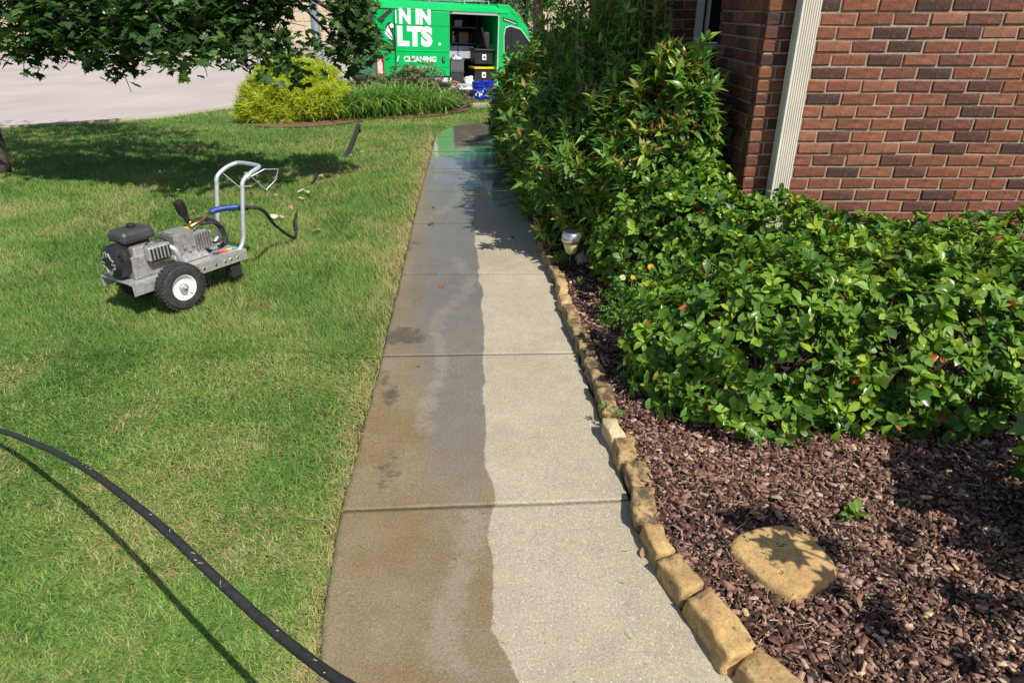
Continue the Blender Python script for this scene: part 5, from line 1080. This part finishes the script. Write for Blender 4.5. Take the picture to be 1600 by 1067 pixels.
r_ = inside('cloth_bundle', 'pale rag lying on top of the dark crates in the van', 'cloth', -.33, .32, .985); me = rock(.24, .22, .10, 9, .5, 0, .03, 8, .5); me.materials[0] = M['bin']; link('cloth', me, r_)
r_ = inside('yellow_bag', 'mustard yellow bag behind the black totes in the van', 'bag', .52, .62, .98); me = rock(.34, .26, .34, 15, .5, 0, .02, 8, .7); me.materials[0] = flat('mustard_cloth', (.42, .25, .02), .8); link('bag_body', me, r_); b = MB(); b.tube([(-.08, 0, .30), (-.04, 0, .38), (.04, 0, .38), (.08, 0, .30)], .012, 6); b.build('bag_handle', M['dark'], r_)
r_ = inside('orange_hose_end', 'orange hose end lying on the van floor at the door edge', 'hose', -.50, .10, .43); b = MB(); b.tube(spline([(-.10, .08, .03), (-.02, 0, .05), (.06, -.02, .04), (.15, .03, .02)], 5), .018, 8); b.build('hose_piece', M['orange'], r_, smooth=True)
for x, mt, lab in ((-.48, 'rubber', 'black hose coil hanging at the door side inside the van'), (.44, 'orange', 'orange hose coil hanging behind the totes inside the van')):
    r_ = inside('hose_coil', lab, 'hose', x, .55 if x < 0 else .90, 1.42, 'hose coils in the van'); b = MB()
    for q in range(4): b.tube([(.13 * math.cos(t) * (1 - .06 * q), .02 * q, .17 * math.sin(t) * (1 - .05 * q)) for t in np.linspace(0, 6.283, 18)], .014, 6)
    b.build('coil', M[mt], r_, kind='stuff'); b = MB(); b.tube([(0, .0, .17), (0, .03, .22), (0, .08, .22)], .008, 6); b.build('hook', M['silver'], r_)
# blue buckets on the verge
def bucket(px, y, lab, printed):
    p = D(px, 150, y); zg = gz(p.x, y) + .01; root = thing('blue_bucket', lab, 'bucket', (p.x, y, zg), 0.2, 'blue buckets on the verge')
    b = MB(); b.lathe([(.125, 0), (.13, .01), (.146, .33), (.152, .335), (.152, .36), (.140, .362), (.134, .34), (.12, .02)], 28); b.lathe([(.145, .26), (.156, .262), (.156, .275), (.146, .277)], 28); b.build('body', M['blue'], root, smooth=False)
    b = MB(); b.tube([(.15 * math.cos(a), .15 * math.sin(a) - .0, .27 - .10 * math.sin(t)) for t, a in ((t, -math.pi + t) for t in np.linspace(0, math.pi, 12))], .004, 6); b.build('handle', M['silver'], root)
    if printed:
        b = MB()
        for q, (zz, hh, ww) in enumerate(((.10, .055, .05), (.155, .04, .05), (.10, .09, .035), (.105, .05, .05), (.16, .035, .045))):
            a = R(-90 + (-34 + q * 17)); c = Vector((math.cos(a) * .139, math.sin(a) * .139, zz)); b.box(c, (.004, ww * .8, hh), Matrix.Rotation(a, 4, 'Z'))
        b.build('print', M['white'], root)
bucket(748, 16.45, 'blue plastic bucket with white print on the verge beside the van', True); bucket(762, 16.62, 'blue plastic bucket half hidden behind the printed one and the shrub', False)

# ------------------------------------------------------------------ street lamp post, far lawns, houses, trees
lpz = D(501, 112, 19.5); root = thing('street_lamp', 'grey round street lamp post behind the yellow bush', 'street lamp', (lpz.x, 19.5, -.48))
b = MB(); b.tube([(0, 0, 0), (0, 0, .25), (0, 0, .3), (0, 0, 2.4), (0, 0, 5.6)], [.16, .16, .115, .105, .07], 16); b.build('pole', M['pole'], root, smooth=True)
b = MB(); b.lathe([(.02, 5.6), (.16, 5.65), (.22, 5.95), (.12, 6.15), (.02, 6.2)], 16); b.build('lantern', M['lens'], root)
def sheet(name, poly, z, mat, thick=.12, kind='structure'):
    b = MB(); b.prism([(x, y) for x, y in poly], z - thick, z, 'z'); return tag(b.build(name, mat, None), kind=kind)
lawn_far = flat('far_lawn', (.13, .20, .05), .95, vary=.3, sc=3, bump=.6)
g1 = [tuple(G(px, py, -.34)[:2]) for px, py in ((430, 117), (505, 116.5), (527, 111), (530, 108), (500, 101), (470, 101), (400, 103))]
sheet('corner_lawn', g1, -.34, lawn_far); c1 = [(sum(p[0] for p in g1) / 7, sum(p[1] for p in g1) / 7)]
g2 = [(c1[0][0] + (x - c1[0][0]) * 1.05 + .0, c1[0][1] + (y - c1[0][1]) * 1.10) for x, y in g1]; sheet('corner_kerb', g2, -.36, M['kerb'])
sheet('far_kerb', [(-70, 37.2), (-8, 37.6), (40, 37.6), (40, 38.1), (-8, 38.1), (-70, 37.7)], -.33, M['kerb']); sheet('far_lawn', [(-70, 37.9), (45, 38.05), (60, 90), (-80, 90)], -.30, lawn_far)
sheet('far_driveway', [(-15.5, 37.6), (-10.0, 37.6), (-9.6, 46.2), (-15.2, 46.2)], -.285, M['kerb'], .02)
def far_house(x, y, w, lab, wallm, brick_low, rz=0, two=True):
    root = thing('far_house', lab, 'house', (x, y, -.3), rz); hh = 5.6 if two else 3.2
    b = MB(); b.box((0, 4, hh / 2), (w, 8, hh)); wl = b.build('wall', M[wallm], root)
    b = MB(); b.prism([(-w / 2 - .5, hh), (w / 2 + .5, hh), (0, hh + w * .28)], -.6, 8.6, 'y'); b.build('roof', M['roof'], root)
    gw = min(5.0, w * .45); gx0 = -w * .22
    b = MB(); b.box((gx0, -.02, 1.12), (gw, .10, 2.24)); gd = b.build('garage_door', M['garage'], root)
    for q in range(4):
        for k in range(8): b = MB(); b.box((gx0 - gw / 2 + gw * (k + .5) / 8, -.085, .28 + q * .56), (gw / 8 - .10, .03, .44)); b.build('panel', M['garage'], gd)
    b = MB(); b.box((gx0, -.05, 2.36), (gw + .3, .14, .2)); b.build('lintel', M['siding'], root)
    for sx in (-1, 1): b = MB(); b.box((gx0 + sx * (gw / 2 + .09), -.05, 1.13), (.16, .12, 2.26)); b.build('door_trim', M['siding'], root)
    for xx in (w * .18, w * .36):
        for zz in ([1.4, 4.2] if two else [1.5]):
            b = MB(); b.box((xx, -.02, zz), (.95, .08, 1.4)); wf = b.build('window', M['frame'], root); b = MB(); b.box((xx, -.065, zz), (.80, .02, 1.25)); b.build('pane', M['glass'], wf); b = MB(); b.box((xx, -.08, zz), (.80, .02, .05)); b.build('glazing_bar', M['frame'], wf)
    return root
far_house(-10.6, 46, 12.5, 'far pinkish brick house with a beige garage door across the street', 'pink_brick', True)
far_house(-27, 45, 13, 'far cream house across the street, left of the brick one', 'siding', False)
far_house(3.2, 44, 12, 'far cream sided house seen between the tall shrubs and the brick wall', 'siding', False, two=True)
far_house(-44, 46, 13, 'far pinkish brick house at the left end of the street', 'pink_brick', True)
far_house(22, 45, 13, 'far cream house hidden mostly by the near brick house', 'siding', False)
def far_tree(x, y, r, h, lab, th=.22, n=1500, leaf=.28, low=1.6, z0=-.35):
    root = thing('street_tree', lab, 'tree', (x, y, z0), group='trees along the far street'); b = MB(); pts = spline([(0, 0, -.1), (.05, 0, h * .3), (-.05, .1, h * .6), (.1, 0, h * .85)], 4); b.tube(pts, [th - th * .06 * i for i in range(len(pts))], 12)
    for q in range(6): a = q * 1.05; s_ = pts[5 + q % 5]; b.tube([s_, s_ + Vector((math.cos(a) * r * .4, math.sin(a) * r * .4, r * .35)), s_ + Vector((math.cos(a) * r * .75, math.sin(a) * r * .75, r * .55))], [th * .35, th * .22, th * .1], 6)
    b.build('trunk', M['bark'], root, smooth=True)
    EE = [(x + random.uniform(-.4, .4) * r, y + random.uniform(-.4, .4) * r, z0 + low + (h - low) * t, r * f * .62, r * f * .62, (h - low) * .26) for t, f in ((.2, .9), (.35, 1.1), (.55, 1.05), (.75, .8), (.9, .55))]
    EE += [(x + math.cos(a) * r * .6, y + math.sin(a) * r * .6, z0 + low + (h - low) * random.uniform(.15, .6), r * .45, r * .45, (h - low) * .18) for a in np.linspace(0, 6.28, 6)[:5]]
    P, N = blob_points(EE, n, depth=(.45, 1.08), lump=.3, zmin=z0 + low * .7); LP, LR, LS, LC = rosettes(P, N, 6, leaf, up=.3, new_p=.03); o = leaf_set(root, (x, y, z0), LP, LR, LS, LC, LAN, M['far_leaf'], 0, stuff_name='crown'); return root
far_tree(.85, 25.5, 2.4, 5.2, 'tree with a thick grey trunk beyond the van windscreen', .24, 1500, .24, 2.3)
far_tree(-.6, 39.8, 2.6, 6.0, 'dark tree in front of the cream house behind the van', .2, 1400, .34, .6)
far_tree(-17.6, 39.5, 2.4, 6, 'round street tree left of the brick house driveway', .16, 1200, .3, 1.2)
far_tree(-33, 40, 3.0, 7, 'street tree at the left of the far street', .2, 1100, .34, 1.2)
far_tree(-5.3, 40.5, 2.2, 6.0, 'small tree right of the far garage', .15, 1000, .3, 1.0)
for i, (x, y, r) in enumerate([(-14.2 - 2.4, 44.6, .55), (-8.6, 45.0, .6), (-6.9, 45.0, .7), (-5.2, 45.1, .55), (-21.5, 44, .6), (-23.2, 44, .7)]):
    root = thing('foundation_shrub', 'small round shrub in front of the far ' + ('pinkish brick house' if x > -19 else 'cream house'), 'shrub', (x, y, -.3), group='shrubs before the far houses'); P, N = blob_points([(x, y, .1, r, r, r)], 260, depth=(.7, 1.05), lump=.2, zmin=-.3); LP, LR, LS, LC = rosettes(P, N, 5, .16, up=.4); leaf_set(root, (x, y, -.3), LP, LR, LS, LC, LAN, M['far_leaf'], 0); b = MB(); b.tube([(0, 0, 0), (0, 0, .35)], .04, 6); b.build('stem', M['bark'], root)
# distant wood beyond the houses
k = 9000; x = rng.uniform(-110, 90, k); y = rng.uniform(66, 82, k); z = rng.uniform(-.5, 1, k) * 3.5 * (.7 + .6 * vnoise(x, y * 0, .16, 3)) + 3.0; P = np.stack([x, y, z], 1); N = rng.normal(size=(k, 3)); N /= np.linalg.norm(N, axis=1, keepdims=True); N[:, 1] = -np.abs(N[:, 1])
LP, LR, LS, LC = rosettes(P, N, 3, 1.1, up=.3); Rt = thing('tmp', None, None); o = leaf_set(Rt, (0, 0, 0), LP, LR, LS, LC, LAN, M['far_leaf'], 0, stuff_name='distant_trees'); o.parent = None; bpy.data.objects.remove(Rt)
